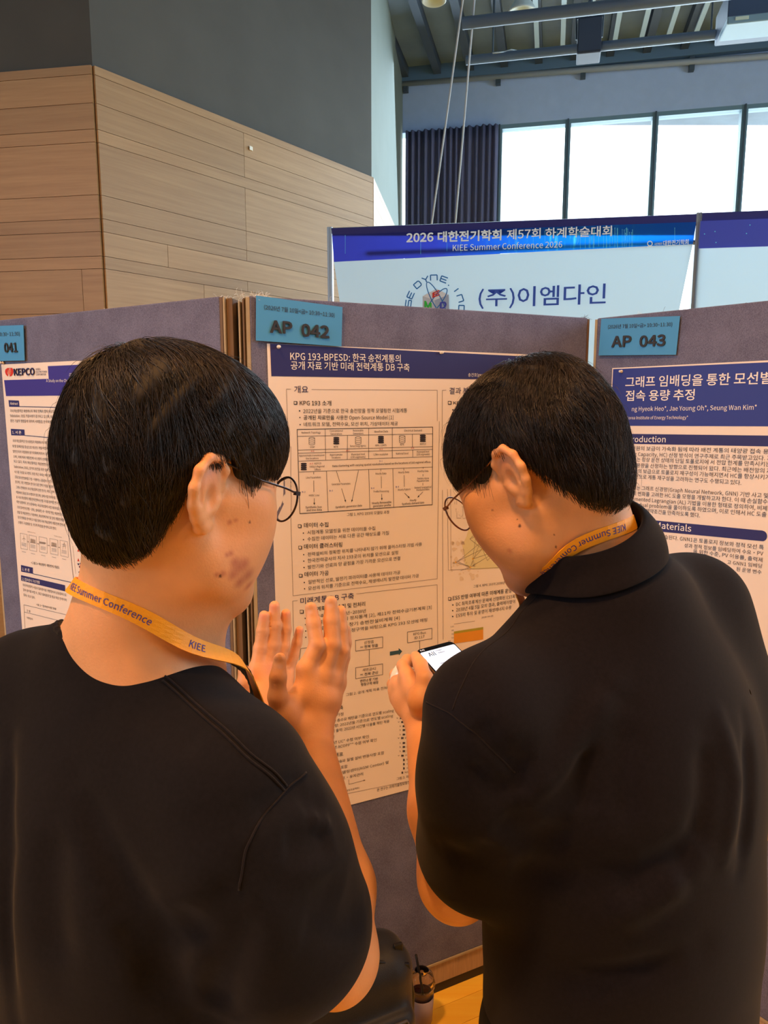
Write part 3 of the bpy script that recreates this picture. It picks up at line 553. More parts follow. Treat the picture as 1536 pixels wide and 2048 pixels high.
T('title_lettering', white_ink, 'J', '그래프 임배딩을 통한 모선별', 148, 258, 1568, 222, 100, 1.0, .0008); T('title_lettering', white_ink, 'J', '접속 용량 추정', 150, 390, 820, 382, 98, 1.0, .0008)
T('title_lettering', white_ink, 'J', 'ng Hyeok Heo*, Jae Young Oh*, Seung Wan Kim*', 212, 497, 1425, 483, 50, .15, .0008); T('title_lettering', white_ink, 'J', 'Korea Institute of Energy Technology*', 160, 577, 757, 574, 36, 0, .0008)
T('title_lettering', white_ink, 'J', 'Introduction', 125, 797, 540, 800, 66, .9, .0008); T('title_lettering', white_ink, 'K', 'Methods & Materials', 130, 536, 833, 610, 66, .9, .0008)
b43l = [('J', '산발전원의 보급이 가속화 됨에 따라 배전 계통의 태양광 접속 용량', 120, 872, 1600, 912), ('J', '(Hosting Capacity, HC) 산정 방식이 연구주제로 최근 주목받고있다. 기', 90, 926, 1570, 976), ('J', '존 연구는 정상 운전 상태의 단일 토폴로지에 서 전압 한계를 만족시키는', 130, 978, 1560, 1034),
        ('K', '최대 PV 용량을 산정하는 방향으로 진행되어 왔다. 최근에는 배전망의 자', 190, 12, 1570, 74), ('K', '동화 기술의 보급으로 토폴로지 재구성이 가능해지면서 HC를 향상시키기', 190, 64, 1550, 132), ('K', '위한 수단으로 계통 재구성을 고려하는 연구도 수행되고 있다.', 200, 113, 1290, 180),
        ('K', '본 연구는 그래프 신경망(Graph Neural Network, GNN) 기반 사고 및', 213, 217, 1536, 300), ('K', '토폴로지 변화를 고려한 HC 도출 모형을 개발하고자 한다. 이 때 손실함수', 190, 268, 1530, 355), ('K', '을 Augmented Lagrangian (AL) 기법을 이용한 형태로 정의하여, 비제', 200, 318, 1525, 415), ('K', '약 조건의 dual problem을 풀이하도록 하였으며, 이로 인해서 HC 도출', 190, 366, 1520, 472), ('K', '과정에서 계통제약조건을 만족하도록 했다.', 195, 415, 912, 478),
        ('K', '모형은 학습된다. GNN1은 토폴로지 정보와 정적 모선 특', 420, 655, 1495, 772), ('K', '성과 정적 정보를 임베딩하여 수요·PV', 770, 750, 1490, 827), ('K', '을 위한 수준, PV 이용률, 출력제', 850, 802, 1485, 886), ('K', '고 GNN1 임베딩', 1160, 903, 1478, 940), ('K', '된 운영 변수', 1245, 965, 1475, 997)]
for k, s_, x0, y0, x1, y1 in b43l: T('body_text', ink_soft, k, s_, x0, y0, x1, y1, 42 if k == 'J' else 40, .15)

# ---- poster on board 041
tl = P41.px(2.5, 729, .002); u0 = (tl - P41.a).dot(P41.d); uR = (P41.px(413, 1280) - P41.a).dot(P41.d)
s41 = sheet(P41, 'poster', [tl, P41.at(uR, tl.z, .002), P41.at(uR, tl.z - 1.17, .002), P41.at(u0 + .004, tl.z - 1.17, .002)], 'pale research poster with violet title band on the 041 board', 'poster', paper, 'research posters')
R = Print(P41, s41); PRINTS.append(R); T = R.text
zs = [R.p('G', 735, 133), R.p('G', 745, 328), R.p('G', 62, 338), R.p('G', 103, 592)]; U = lambda p: (p - P41.a).dot(P41.d)
R.mb('title_band', purple_bar).poly([P41.at(U(zs[0]), zs[0].z, .0026), P41.at(U(zs[0]), zs[1].z, .0026), P41.at(U(zs[2]), zs[1].z, .0026), P41.at(U(zs[2]) + .004, zs[3].z, .0026), P41.at(uR - .006, zs[3].z, .0026), P41.at(uR - .006, zs[0].z, .0026)])
T('title_lettering', white_ink, 'G', '2026년도 하계학술대회', 1345, 197, 1900, 180, 48, .3, .0008); T('title_lettering', white_ink, 'G', '국내 해상풍력 계통연계 방식의 특징', 1060, 300, 2150, 280, 62, .6, .0008); T('title_lettering', white_ink, 'G', 'A Study on the Characteristics', 710, 378, 1260, 378, 52, .1, .0008)
T('power_company_logo_lettering', navy, 'G', 'KEPCO', 222, 275, 535, 264, 118, 2.2); 
for s_, y in [('KOREA', 195), ('ELECTRIC POWER', 235), ('CORPORATION', 275)]: T('power_company_logo_lettering', navy, 'G', s_, 552, y, 622 if s_ == 'KOREA' else (722 if 'POWER' in s_ else 705), y - 3, 34, .6)
red_logo = mat('red_logo_print', srgb(214, 50, 36), .5)
R.poly('power_company_emblem', red_logo, 'G', [(150, 160), (110, 162), (82, 185), (76, 220), (90, 262), (120, 292), (128, 270), (112, 240), (118, 200), (140, 178)], .0003); R.poly('power_company_emblem', red_logo, 'G', [(150, 160), (185, 160), (203, 190), (203, 240), (180, 282), (148, 292), (144, 280), (162, 250), (170, 210), (160, 180)], .0003)
R.poly('power_company_emblem_tint', mat('pink_logo_print', srgb(226, 120, 96), .5), 'G', [(140, 182), (158, 184), (166, 212), (158, 246), (140, 268), (124, 250), (120, 222), (126, 198)], .00025)
def tab(k, q, s_, t, ln, h): 
    R.poly('section_tab#' + s_, navy_bar, k, q, 0); T('section_lettering', white_ink, k, s_, *t, h, .6, .0008); R.line('section_rule', navy, k, ln, 1.3)
tab('G', [(130, 655), (290, 662), (300, 760), (140, 757)], 'Abstract', (155, 724, 275, 727), [(290, 753), (2300, 800)], 44); tab('G', [(165, 1095), (375, 1107), (380, 1200), (172, 1195)], '1. 서 론', (190, 1168, 328, 1172), [(375, 1196), (1000, 1254)], 48)
tab('H', [(268, 1215), (420, 1250), (422, 1330), (270, 1300)], '2. 본 론', (285, 1282, 380, 1300), [(420, 1328), (938, 1445)], 40); tab('H', [(268, 1345), (832, 1475), (837, 1555), (270, 1415)], '2.1 접속방식 구성 현황', (282, 1408, 510, 1458), [(835, 1550), (935, 1575)], 42)
R.line('section_rule', navy, 'H', [(770, 0), (815, 230), (955, 1540), (1000, 2000)], 1.1)
bt = ['국내 해상풍력은 재생에너지 확대 정책과 함께 대규모 단지', 'Substation, OSS) 적용사례가 증가하고 있으며, 대규모 단', '받은 기술적 쟁점들에 대하여 사례들을 분석하였다. 또한']
for s_, a in zip(bt, [(155, 838, 900, 850), (155, 912, 900, 932), (162, 990, 900, 1014)]): T('body_text', ink_soft, 'G', s_, *a, 46, .1)
para = ['국내 해상풍력은 탄소중립과 재생에너지 확대 정책에 따라', '해 및 동해안을 중심으로 대규모 개발사업이 추진되고 있', '발전단지의 대형화와 원거리화에 따라서 구조가 복잡하며', '으며, 이에 따라 계통연계 시스템의 신뢰성과 경제성을', '되고 있다. 특히 해상풍력은 해상변전소(Offshore', 'Substation, OSS), 장거리 송전을 위한 설비 등 다양한 시', '시스템 구성을 요구한다. 또한 최근 국내는 여러 발전 사업자가', '공동으로 송전설비를 구성·이용하는 공동접속 구조가 제안되고', '있으며, 기존 개별접속 방식과 다른 전력 구성을 형성하고 있다.', '그러나 현재까지 국내 해상풍력 관련 연구는 제도, 정책 및 육상', '계통에의 중심으로 수행되어 왔으며, 실제 사업 데이터를 기반으', '로 국내 해상풍력 계통연계 전력시스템 구조를 분석한 연구는 부', '족한 실정이다. 본 논문에서는 국내 해상풍력 사업 데이터를 기반', '으로 접속방식(개별·공동), 설비용량, 내·외부망 전압, 해상변전소,', '전압 및 해상변전소 적용여부, 해상연계거리 및 단위 계통연계점', '등의 현황을 분석하고 이를 통해 국내 해상풍력 계통연계 전력시', '스템의 구성현황 및 구조적 특징을 분석하고자 한다.']
pos = [('G', 195, 1295, 900, 1340), ('G', 192, 1378, 900, 1428), ('G', 198, 1458, 900, 1514), ('G', 205, 1538, 900, 1602), ('G', 212, 1610, 890, 1682), ('G', 215, 1692, 900, 1766)] + [('H',) + a for a in [(185, 37, 760, 102), (190, 103, 755, 178), (195, 165, 760, 242), (205, 233, 775, 310), (205, 298, 780, 382), (208, 360, 790, 447), (212, 420, 803, 520), (220, 488, 805, 587), (222, 553, 818, 657), (228, 618, 830, 722), (232, 683, 725, 767)]]
for s_, a in zip(para, pos): T('body_text', ink_soft, a[0], s_, *a[1:], 44 if a[0] == 'G' else 37, .1)
for s_, a in [('국내 해상풍력 사업의 접속방식을 개별접속과 공동접속으로', (290, 1482, 850, 1617)), ('접속 방식별 사업 수, 평균 설비용량 및 평균 해상 연계거리', (295, 1545, 850, 1680)), ('결과는 표1과 같다.', (300, 1610, 450, 1650))]: T('body_text', ink_soft, 'H', s_, *a, 36, .1)
T('figure_captions', ink, 'H', '<그림 1> 해상풍력 계통연계 개념도', 398, 1200, 762, 1264, 36, .6); T('figure_captions', ink, 'H', '<표 1> 접속방식별 현황', 465, 1733, 720, 1792, 30, .4); T('body_text', ink_soft, 'H', '구 분', 340, 1812, 390, 1824, 34, .3)
R.line('table_lines', line_ink, 'H', [(318, 2020), (305, 1725), (960, 1880)], .8); R.line('table_lines', line_ink, 'H', [(310, 1818), (960, 1980)], .8); T('body_text', ink_soft, 'H', '개별접속', 340, 1900, 420, 1920, 28)
Fg = 'offshore_diagram'
for (q, ic) in [([(258, 808), (346, 826), (352, 1020), (266, 1003)], 0), ([(368, 830), (464, 852), (470, 1044), (380, 1026)], 1), ([(498, 852), (600, 874), (603, 1068), (506, 1048)], 2), ([(635, 876), (738, 898), (742, 1090), (645, 1070)], 3), ([(766, 898), (866, 920), (874, 1118), (776, 1096)], 4)]:
    R.line(Fg, pale_grey_ink, 'H', q + [q[0]], .7); cx, cy = sum(p[0] for p in q) / 4, sum(p[1] for p in q) / 4
    if ic == 0: R.line(Fg, ink_soft, 'H', [(cx, cy), (cx, cy - 42)], .7); R.line(Fg, ink_soft, 'H', [(cx, cy - 42), (cx - 4, cy - 78)], .7); R.line(Fg, ink_soft, 'H', [(cx - 20, cy - 28), (cx, cy - 42), (cx + 20, cy - 24)], .7)
    elif ic == 2: R.poly(Fg, ink, 'H', [(cx - 48, cy - 46), (cx + 20, cy - 36), (cx + 38, cy - 26), (cx + 20, cy - 10), (cx - 48, cy - 22)], .0003)
    elif ic == 4: R.line(Fg, ink_soft, 'H', [(cx - 18, cy), (cx, cy - 80), (cx + 18, cy + 4)], .7); R.line(Fg, ink_soft, 'H', [(cx - 28, cy - 60), (cx + 28, cy - 46)], .7); R.line(Fg, ink_soft, 'H', [(cx - 24, cy - 36), (cx + 24, cy - 26)], .7)
    else:
        for k in range(4): R.poly(Fg, ink_soft, 'H', [(cx - 30 + k * 16, cy - 60 + k * 4), (cx - 20 + k * 16, cy - 58 + k * 4), (cx - 20 + k * 16, cy - 10 + k * 2), (cx - 30 + k * 16, cy - 12 + k * 2)], .0003)
        R.poly(Fg, ink, 'H', [(cx - 34, cy - 18), (cx + 36, cy - 4), (cx + 36, cy + 4), (cx - 34, cy - 8)], .0003)
    for k in range(3): R.line(Fg, ink_soft, 'H', [(cx - 30, cy + 18 + k * 16), (cx + 30, cy + 30 + k * 16)], .8)
    R.line(Fg, ink_soft, 'H', [(cx - 24, cy + 128), (cx + 26, cy + 140)], .8)
for a, c in [((346, 916), (366, 921)), ((470, 941), (495, 946)), ((602, 964), (632, 968)), ((740, 988), (764, 992))]: R.arrow(Fg, ink, 'H', a, c, .9, 2)
T(Fg, ink_soft, 'H', 'Offshore Area', 352, 795, 452, 812, 18); T(Fg, ink_soft, 'H', 'Onshore Area', 692, 848, 788, 868, 18)
for x, y in [(1003, 1025), (1050, 1112), (1003, 1150), (1030, 1225)]: R.poly('red_map_marks', red_ink, 'H', [(x - 14, y + 18), (x - 2, y - 22), (x + 14, y + 20)], .0003)
for x, y in [(1003, 1205), (1020, 1240), (1030, 1200), (1016, 1310), (1045, 1340), (1022, 1375)]: R.poly('blue_map_marks', navy, 'H', [(x - 12, y - 8), (x, y - 14), (x + 12, y), (x + 4, y + 14), (x - 8, y + 8)], .0003)
for k, (x, y) in enumerate([(862, 440), (868, 570), (882, 640), (892, 700), (898, 770), (905, 850)]): T('body_text', ink_soft, 'H', ['특히', '또한', '및 선', '및 다', '구분', '및 해'][k], x, y + 18, x + 45, y + 28, 32)
R.line('table_lines', line_ink, 'H', [(930, 970), (968, 1330)], .6)
R.poly('section_tab#e', navy_bar, 'E', [(1030, 1884), (1132, 1900), (1135, 1944), (1050, 1932)], 0); R.line('section_rule', navy, 'E', [(1100, 1936), (1160, 1946)], 1.1)
for s_, x0, y in [('육지 해상', 1085, 1982), ('발전 사상', 1085, 2014), ('적용 및', 1085, 2042)]: T('body_text', ink_soft, 'E', s_, x0, y, 1150, y + 6, 18)
T('body_text', ink_soft, 'E', '정', 1122, 1842, 1140, 1844, 18)

# ---- the blue number tags
tag_blue = mat('blue_tag_card', srgb(72, 152, 212), 0.65, noise=0.03, nscale=5); tag_ink = mat('tag_ink', srgb(48, 52, 62), 0.7)
def number_tag(P, q, label, lines):
    pts = q4(P, q, 0.0075); o = sheet(P, 'number_tag', pts, label, 'number tag', tag_blue, 'blue number tags', thick=0.0014, nx=1, nz=1)
    pr = Print(P, o, 0.0082); PRINTS.append(pr)
    for (part, s_, x0, y0, x1, y1, h, bo) in lines: pr.text(part, tag_ink, 'P', s_, x0, y0, x1, y1, h, bo)
    return o
c = lambda k, *p: cp(k, *p)
number_tag(P42, [(512.5, 591), (685, 614), (683, 693), (512, 681)], 'blue paper tag reading AP 042 pinned at the upper corner of its board', [('date_line', '(2026년 7월 10일<금> 10:30~11:30)', *c('A', 178, 213), *c('A', 693, 272), 9.5, .4), ('number_lettering', 'AP', *c('A', 222, 382), *c('A', 380, 392), 27, 2.6), ('number_lettering', '042', *c('A', 452, 408), *c('A', 650, 423), 27, 2.6)])
number_tag(P43, [(1202.5, 637.5), (1360, 632), (1352, 709.5), (1197, 711)], 'blue paper tag reading AP 043 above the blue title band', [('date_line', '(2026년 7월 10일<금> 10:30~11:30)', *c('D', 808, 130), *c('D', 1100, 118), 8, .2), ('number_lettering', 'AP', *c('D', 826, 213), *c('D', 913, 210), 24, 2.3), ('number_lettering', '043', *c('D', 953, 211), *c('D', 1068, 206), 24, 2.3)])
number_tag(P41, [(-85, 655), (46.5, 650), (49, 721), (-83, 723.5)], 'blue paper tag ending in 041 cut off by the picture edge', [('date_line', '(2026년 7월 10일<금> 10:30~11:30)', -72, 674.5, *c('E', 112, 145), 8, .2), ('number_lettering', 'AP', -58, 706.5, -20, 706, 20, 2.0), ('number_lettering', '041', *c('E', 28, 240), *c('E', 100, 238), 21, 2.0)])
flush_prints()
# push pins
pin = mat('white_pin_plastic', srgb(240, 236, 228), 0.3)
def push_pin(P, x, y, label):
    p = P.px(x, y, 0.0035); b = MB(); b.lathe([(0.0, 0.0095), (0.0030, 0.0095), (0.0034, 0.0082), (0.0019, 0.0062), (0.0019, 0.003), (0.0042, 0.0015), (0.0042, -0.001), (0.0004, -0.001), (0.0004, -0.006), (0, -0.0062)], (0, 0, 0), 14, ax=P.n)
    o = b.build('push_pin', pin, smooth=True); o.location = p; props(o, label, 'push pin', 'white push pins in the posters')
push_pin(P42, *cp('A', 281, 489), 'white push pin by the tag at the 042 poster corner'); push_pin(P42, *cp('A', 1471, 530), 'white push pin at the middle of the 042 poster top'); push_pin(P43, *cp('J', 112, 111), 'white push pin in the blue title band of the 043 poster'); push_pin(P41, *cp('G', 48, 79), 'white push pin under the 041 tag at the poster corner')
# ------------------------------------------------------------------ booth banners, curtain, ropes, ceiling gear
zbt = at_y(1000, 441, 4.75).z
PB = Plane(at_z(660, 456, zbt), at_z(1398, 427, zbt))
cloth_w = mat('banner_cloth', srgb(186, 208, 220), 0.8)
def glow_through(m, col, k=.55):                     # daylight behind the cloth shines through it
    nt = m.node_tree; b = nt.nodes['Principled BSDF']; out = [n for n in nt.nodes if n.type == 'OUTPUT_MATERIAL'][0]; t = nt.nodes.new('ShaderNodeBsdfTranslucent'); mx = nt.nodes.new('ShaderNodeMixShader'); mx.inputs[0].default_value = k
    lk = b.inputs['Base Color'].links
    if lk: nt.links.new(lk[0].from_socket, t.inputs[0])
    else: t.inputs[0].default_value = b.inputs['Base Color'].default_value
    nt.links.new(b.outputs[0], mx.inputs[1]); nt.links.new(t.outputs[0], mx.inputs[2]); nt.links.new(mx.outputs[0], out.inputs[0])
glow_through(cloth_w, None, .38)
def banner_head_mat():
    m = bpy.data.materials.new('banner_blue_print'); m.use_nodes = True; nt = m.node_tree; b = nt.nodes['Principled BSDF']; b.inputs['Roughness'].default_value = 0.6
    at = nt.nodes.new('ShaderNodeAttribute'); at.attribute_name = 'uvp'
    sep = nt.nodes.new('ShaderNodeSeparateXYZ'); nt.links.new(at.outputs['Vector'], sep.inputs[0])
    r = nt.nodes.new('ShaderNodeValToRGB'); e = r.color_ramp.elements; e[0].position = 0.0; e[0].color = (*srgb(48, 52, 150), 1); e[1].position = 1.0; e[1].color = (*srgb(20, 120, 240), 1)
    for p, c in [(.3, (50, 60, 170)), (.45, (30, 90, 205)), (.62, (16, 128, 235)), (.8, (10, 140, 250))]: q = e.new(p); q.color = (*srgb(*c), 1)
    nt.links.new(sep.outputs[0], r.inputs[0])
    mp = nt.nodes.new('ShaderNodeMapping'); mp.inputs['Scale'].default_value = (90, 0.8, 1); nt.links.new(at.outputs['Vector'], mp.inputs[0])
    n = nt.nodes.new('ShaderNodeTexNoise'); n.inputs['Scale'].default_value = 1.0; n.inputs['Detail'].default_value = 3; nt.links.new(mp.outputs[0], n.inputs[0])
    k = nt.nodes.new('ShaderNodeMapRange'); k.inputs['From Min'].default_value = 0.56; k.inputs['From Max'].default_value = 0.74; k.inputs['To Max'].default_value = 0.75; nt.links.new(n.outputs[0], k.inputs[0])
    w = nt.nodes.new('ShaderNodeValToRGB'); we = w.color_ramp.elements; we[0].position = .42; we[0].color = (0, 0, 0, 1); we[1].position = .9; we[1].color = (0, 0, 0, 1)
    for p, v in [(.6, .8), (.7, 1.0), (.8, .25)]: q = we.new(p); q.color = (v, v, v, 1)
    nt.links.new(sep.outputs[0], w.inputs[0])
    ml = nt.nodes.new('ShaderNodeMath'); ml.operation = 'MULTIPLY'; nt.links.new(k.outputs[0], ml.inputs[0]); nt.links.new(w.outputs[0], ml.inputs[1])
    mx = nt.nodes.new('ShaderNodeMix'); mx.data_type = 'RGBA'; mx.inputs['B'].default_value = (*srgb(90, 215, 225), 1); nt.links.new(ml.outputs[0], mx.inputs['Factor']); nt.links.new(r.outputs[0], mx.inputs['A']); nt.links.new(mx.outputs['Result'], b.inputs['Base Color'])
    return m
bh = banner_head_mat(); glow_through(bh, None, .7)
def patch(P, q, off, nx, nz, wav=0.0, uv=False, name='p', m=None, thick=0.0015):
    """a hanging cloth through four plane points (TL TR BR BL) with soft folds and a thickness"""
    vs = []; uvs = []; tl, tr, br, bl = q
    for j in range(nz + 1):
        for i in range(nx + 1):
            u, v = i / nx, j / nz; p = tl.lerp(tr, u).lerp(bl.lerp(br, u), v)
            o = off + wav * (math.sin(u * 23 + v) * .5 + math.sin(u * 9.1 + 1.3) * .5); vs.append(p + P.n * o); uvs.append((u, 1 - v, 0))
    fs = [(j * (nx + 1) + i, (j + 1) * (nx + 1) + i, (j + 1) * (nx + 1) + i + 1, j * (nx + 1) + i + 1) for j in range(nz) for i in range(nx)]
    b = MB().add(vs, fs); o = b.build(name, m, smooth=True)
    if uv:
        a = o.data.attributes.new('uvp', 'FLOAT_VECTOR', 'POINT'); a.data.foreach_set('vector', [c for t in uvs for c in t])
    return o
BP = lambda x, y, o=0: PB.px(x, y, o)
def down(p, q, z):                                   # carry the edge p-q on down to height z
    t = (z - p.z) / (q.z - p.z); return p.lerp(q, t)
sL = PB.px(663, 470), PB.px(683, 612); sR = PB.px(1396, 436), PB.px(1360, 612); zlow = 0.95
ban = empty('booth_banner', PB.at(PB.len / 2, zlow, 0), label='white conference banner with a blue top strip behind the boards', cat='banner', group='booth banners')
keep(patch(PB, [PB.px(661, 456), PB.px(1397, 427), PB.px(1389, 444 + 26), PB.px(664, 471)], -0.01, 30, 2, name='top_shade', m=mat('navy_shade_cloth', srgb(46, 44, 110), .8)), ban)  # the navy strip paints in the shade along the banner top
hq = [PB.px(664, 470), PB.px(1392, 444), PB.px(1386, 488), PB.px(668, 524)]
keep(patch(PB, hq, 0.0, 60, 6, .0, True, 'blue_strip', bh), ban)
keep(patch(PB, [hq[3], hq[2], down(*sR, zlow), down(*sL, zlow)], 0.0, 80, 30, 0.006, name='white_cloth', m=cloth_w), ban)
R = Print(PB, ban, 0.012); PRINTS.append(R); T = R.text
bw = mat('white_banner_lettering', srgb(236, 246, 250), .6); bb = mat('blue_banner_lettering', srgb(48, 84, 180), .6); teal2 = mat('logo_blue', srgb(34, 108, 176), .5)
for s_, x0, y0, x1, y1, bo in [('2026', 297, 110, 388, 107, 2.0), ('대한전기학회', 404, 107, 621, 100, 2.0), ('제57회', 640, 99, 756, 94, 1.2), ('하계학술대회', 772, 94, 1000, 86, 1.2)]: T('headline_lettering', bw, 'S', s_, x0, y0, x1, y1, 32, bo)
T('subtitle_lettering', bw, 'S', 'KIEE Summer Conference 2026', 455, 140, 830, 128, 23, .5); T('society_lettering', bw, 'S', '대한전기학회', 1176, 121, 1263, 116, 16, 1.2); T('society_lettering', bw, 'S', '사단법인', 1146, 121, 1172, 119, 8, .3)
for i in range(20):
    a0, a1 = 2 * math.pi * i / 20, 2 * math.pi * (i + 1) / 20; R.line('society_emblem', bw, 'S', [(1131 + 8 * math.cos(a0), 115 + 8 * math.sin(a0)), (1131 + 8 * math.cos(a1), 115 + 8 * math.sin(a1))], 1.6)
R.line('society_emblem', bw, 'S', [(1121, 126), (1142, 125)], 1.6)
T('company_lettering', bb, 'Q', '(주)', 590, 368, 832, 362, 112, .5); T('company_lettering', bb, 'Q', '이엠다인', 850, 366, 1440, 346, 122, .9)
sp = R
# ring of letters round the cube
ringc = (305, 385); 
for ch, ang, in [('s', 172), ('E', 155), ('D', 130), ('Y', 110), ('N', 92), ('E', 70), ('.', 55), ('I', 36), ('N', 18), ('C', -2)]:
    a = math.radians(ang); cx, cy = ringc[0] + 178 * math.cos(a) - 6, ringc[1] - 200 * math.sin(a); tx, ty = math.sin(a), math.cos(a); hw = 6 if ch in '.I' else 22
    # strokes of each letter along the local axes (t along the ring, n outwards)
    nx_, ny_ = math.cos(a), -math.sin(a)
    def lp(u, v): return (cx + tx * u * hw + nx_ * v * 18, cy + ty * u * hw + ny_ * v * 18)
    ST = {'E': [[(1, 1), (-1, 1), (-1, -1), (1, -1)], [(-1, 0), (.8, 0)]], 'D': [[(-1, -1), (-1, 1), (.7, 1), (1, .6), (1, -.6), (.7, -1), (-1, -1)]], 'Y': [[(-1, 1), (0, 0), (1, 1)], [(0, 0), (0, -1)]], 'N': [[(-1, -1), (-1, 1), (1, 1), (1, -1)]], 'I': [[(0, -1), (0, 1)]], 'C': [[(1, 1), (-1, 1), (-1, -1), (1, -1)]], '.': [[(-.6, -1), (.6, -1)]], 's': [[(1, 1), (-1, 1), (-1, 0), (1, 0), (1, -1), (-1, -1)]]}
    for st in ST[ch]: R.line('logo_ring_lettering', teal2, 'Q', [lp(*p) for p in st], 2.2)
cube_t = mat('logo_cube_top', srgb(206, 212, 220), .5); cube_l = mat('logo_cube_side', srgb(176, 184, 196), .5); cube_r = mat('logo_cube_shade', srgb(150, 162, 186), .5)
R.poly('logo_cube', cube_t, 'Q', [(218, 308), (310, 258), (392, 298), (300, 335)], 0); R.poly('logo_cube_left', cube_l, 'Q', [(218, 308), (300, 335), (300, 430), (218, 400)], 0); R.poly('logo_cube_right', cube_r, 'Q', [(300, 335), (392, 298), (396, 400), (300, 430)], 0)
T('logo_red_letter', red_ink, 'Q', 'E', 285, 318, 330, 300, 36, 3); T('logo_green_letter', mat('green_print', srgb(40, 180, 60), .5), 'Q', 'M', 232, 385, 275, 398, 50, 3); T('logo_blue_letter', blue_ink, 'Q', 'D', 335, 395, 375, 385, 50, 3)
def ell_pts(cx, cy, rx, ry, rot, n=28, a0=0, a1=6.283): 
    c_, s_ = math.cos(rot), math.sin(rot); return [(cx + rx * math.cos(a) * c_ - ry * math.sin(a) * s_, cy + rx * math.cos(a) * s_ + ry * math.sin(a) * c_) for a in [a0 + (a1 - a0) * i / n for i in range(n + 1)]]
R.line('logo_orbits', teal2, 'Q', ell_pts(310, 330, 130, 30, math.radians(62), a0=1.2, a1=5.6), 1.8, .0006); R.line('logo_orbits', teal2, 'Q', ell_pts(310, 345, 110, 30, math.radians(-52), a0=-2.6, a1=2.2), 1.8, .0006)
# streaks and dots of the blue strip
rr = random.Random(3)
for k in range(46):
    x = rr.uniform(880, 1075) if k < 34 else rr.uniform(60, 1260); y0 = rr.uniform(52, 75) - (x - 900) * .03; ln = rr.uniform(20, 85); ybot = 168 - (x - 40) * .0345
    R.line('light_streaks', mat('cyan_print', srgb(110, 220, 240), .6) if k == 0 else bpy.data.materials['cyan_print'], 'S', [(x, max(y0 + 8, 60)), (x, min(max(y0 + 8, 60) + ln, ybot - 6))], .5, -.004); R.dot('light_streaks', bpy.data.materials['cyan_print'], 'S', x, max(y0 + 10, 62), 1.3, 6, -.003)
flush_prints()
# booth frame
bo = empty('banner_stand', PB.px(657, 700), label='aluminium booth frame carrying the white conference banners', cat='banner stand')
def pole(x, y0, label=None):
    p = PB.px(x, y0); b = MB(); c = Vector((p.x, p.y, p.z / 2)); u = PB.d; n = PB.n
    for s in (-1, 1): b.obox(c + u * s * 0.0085 - n * 0.03, u * 0.0075, n * 0.02, Vector((0, 0, p.z / 2)))
    b.obox(c - n * 0.03, u * 0.004, n * 0.015, Vector((0, 0, p.z / 2))); keep(b.build('pole', alu2), bo)
alu2 = mat('booth_aluminium', srgb(150, 160, 172), 0.4, 0.5)
pole(658, 453); pole(1400, 424)
a0, a1 = PB.px(658, 458), PB.px(1400, 430); keep(MB().tube([a0 - PB.n * .03, a1 - PB.n * .03, a1 + PB.d * 2.4 - PB.n * .03], 0.014, 8).build('top_rail', alu2), bo)
r0 = PB.px(1386, 483) - PB.n * .03; keep(MB().tube([r0 - PB.d * 2.0, r0 + PB.d * .05], 0.014, 8).build('cross_rail', alu2), bo)
ban2 = empty('booth_banner', PB.at(PB.len + 1.2, zlow, 0), label='second blue-topped banner at the picture edge beside the booth pole', cat='banner', group='booth banners')
e0 = PB.at(PB.len + .012, PB.px(1400, 425).z, 0); ux = PB.d * 2.4
zA, zB_, zC_ = PB.px(1405, 425).z, PB.px(1405, 442).z, PB.px(1405, 497).z
f = lambda z, dx=0: Vector((e0.x, e0.y, z)) + PB.d * dx
keep(patch(PB, [f(zA), f(zA, 2.4), f(zB_, 2.4), f(zB_)], -0.01, 20, 2, name='top_shade', m=bpy.data.materials['navy_shade_cloth']), ban2)  # the same painted shade along the second banner
keep(patch(PB, [f(zB_), f(zB_, 2.4), f(zC_, 2.4), f(zC_)], 0, 30, 4, name='blue_strip', m=mat('banner_violet_print', srgb(66, 78, 190), .6)), ban2)
keep(patch(PB, [f(zC_), f(zC_, 2.4), f(zlow, 2.4), f(zlow)], 0, 60, 8, .006, name='white_cloth', m=cloth_w), ban2)
b = MB(); dm = bpy.data.materials['cyan_print']
R = Print(PB, ban2, .01); PRINTS.append(R)
for x, y in [(1409, 468), (1430, 463), (1432, 485), (1493, 467), (1500, 450)]: R.dot('light_dots', dm, 'P', x, y, 1.2, 8)
flush_prints()
# curtain beside the window
curt = mat('blue_grey_curtain', srgb(92, 96, 128), 0.9, noise=.1, nscale=3, stretch=(6, 6, .3))
s0, s1 = 0.06, s_of(996) - 0.01; zt, zb2 = zh - 0.02, sill - 0.3; vs = []; nx, nz = 150, 24
for j in range(nz + 1):
    for i in range(nx + 1):
        u, v = i / nx, j / nz; p = WC + win_dir * (s0 + (s1 - s0) * u); d = 0.10 + (0.035 + .012 * v) * math.sin(u * 92 + .8 * math.sin(u * 13) + .25 * v) + .012 * math.sin(u * 31 + v * 2)
        p = p + win_n * d; vs.append((p.x, p.y, zt + (zb2 - zt) * v))
cu = MB().add(vs, [(j * (nx + 1) + i, (j + 1) * (nx + 1) + i, (j + 1) * (nx + 1) + i + 1, j * (nx + 1) + i + 1) for j in range(nz) for i in range(nx)]).build('curtain', curt, smooth=True)
cu.modifiers.new('thickness', 'SOLIDIFY').thickness = 0.004
props(cu, 'tall blue-grey pleated curtain drawn beside the bright windows', 'curtain')
p0 = WC + win_dir * (s0 - .02) + win_n * .1; p1 = WC + win_dir * (s1 + .3) + win_n * .1
keep(MB().tube([(p0.x, p0.y, zh + .005), (p1.x, p1.y, zh + .005)], 0.015, 8).build('curtain_rail', dark_alu), cu) if False else None
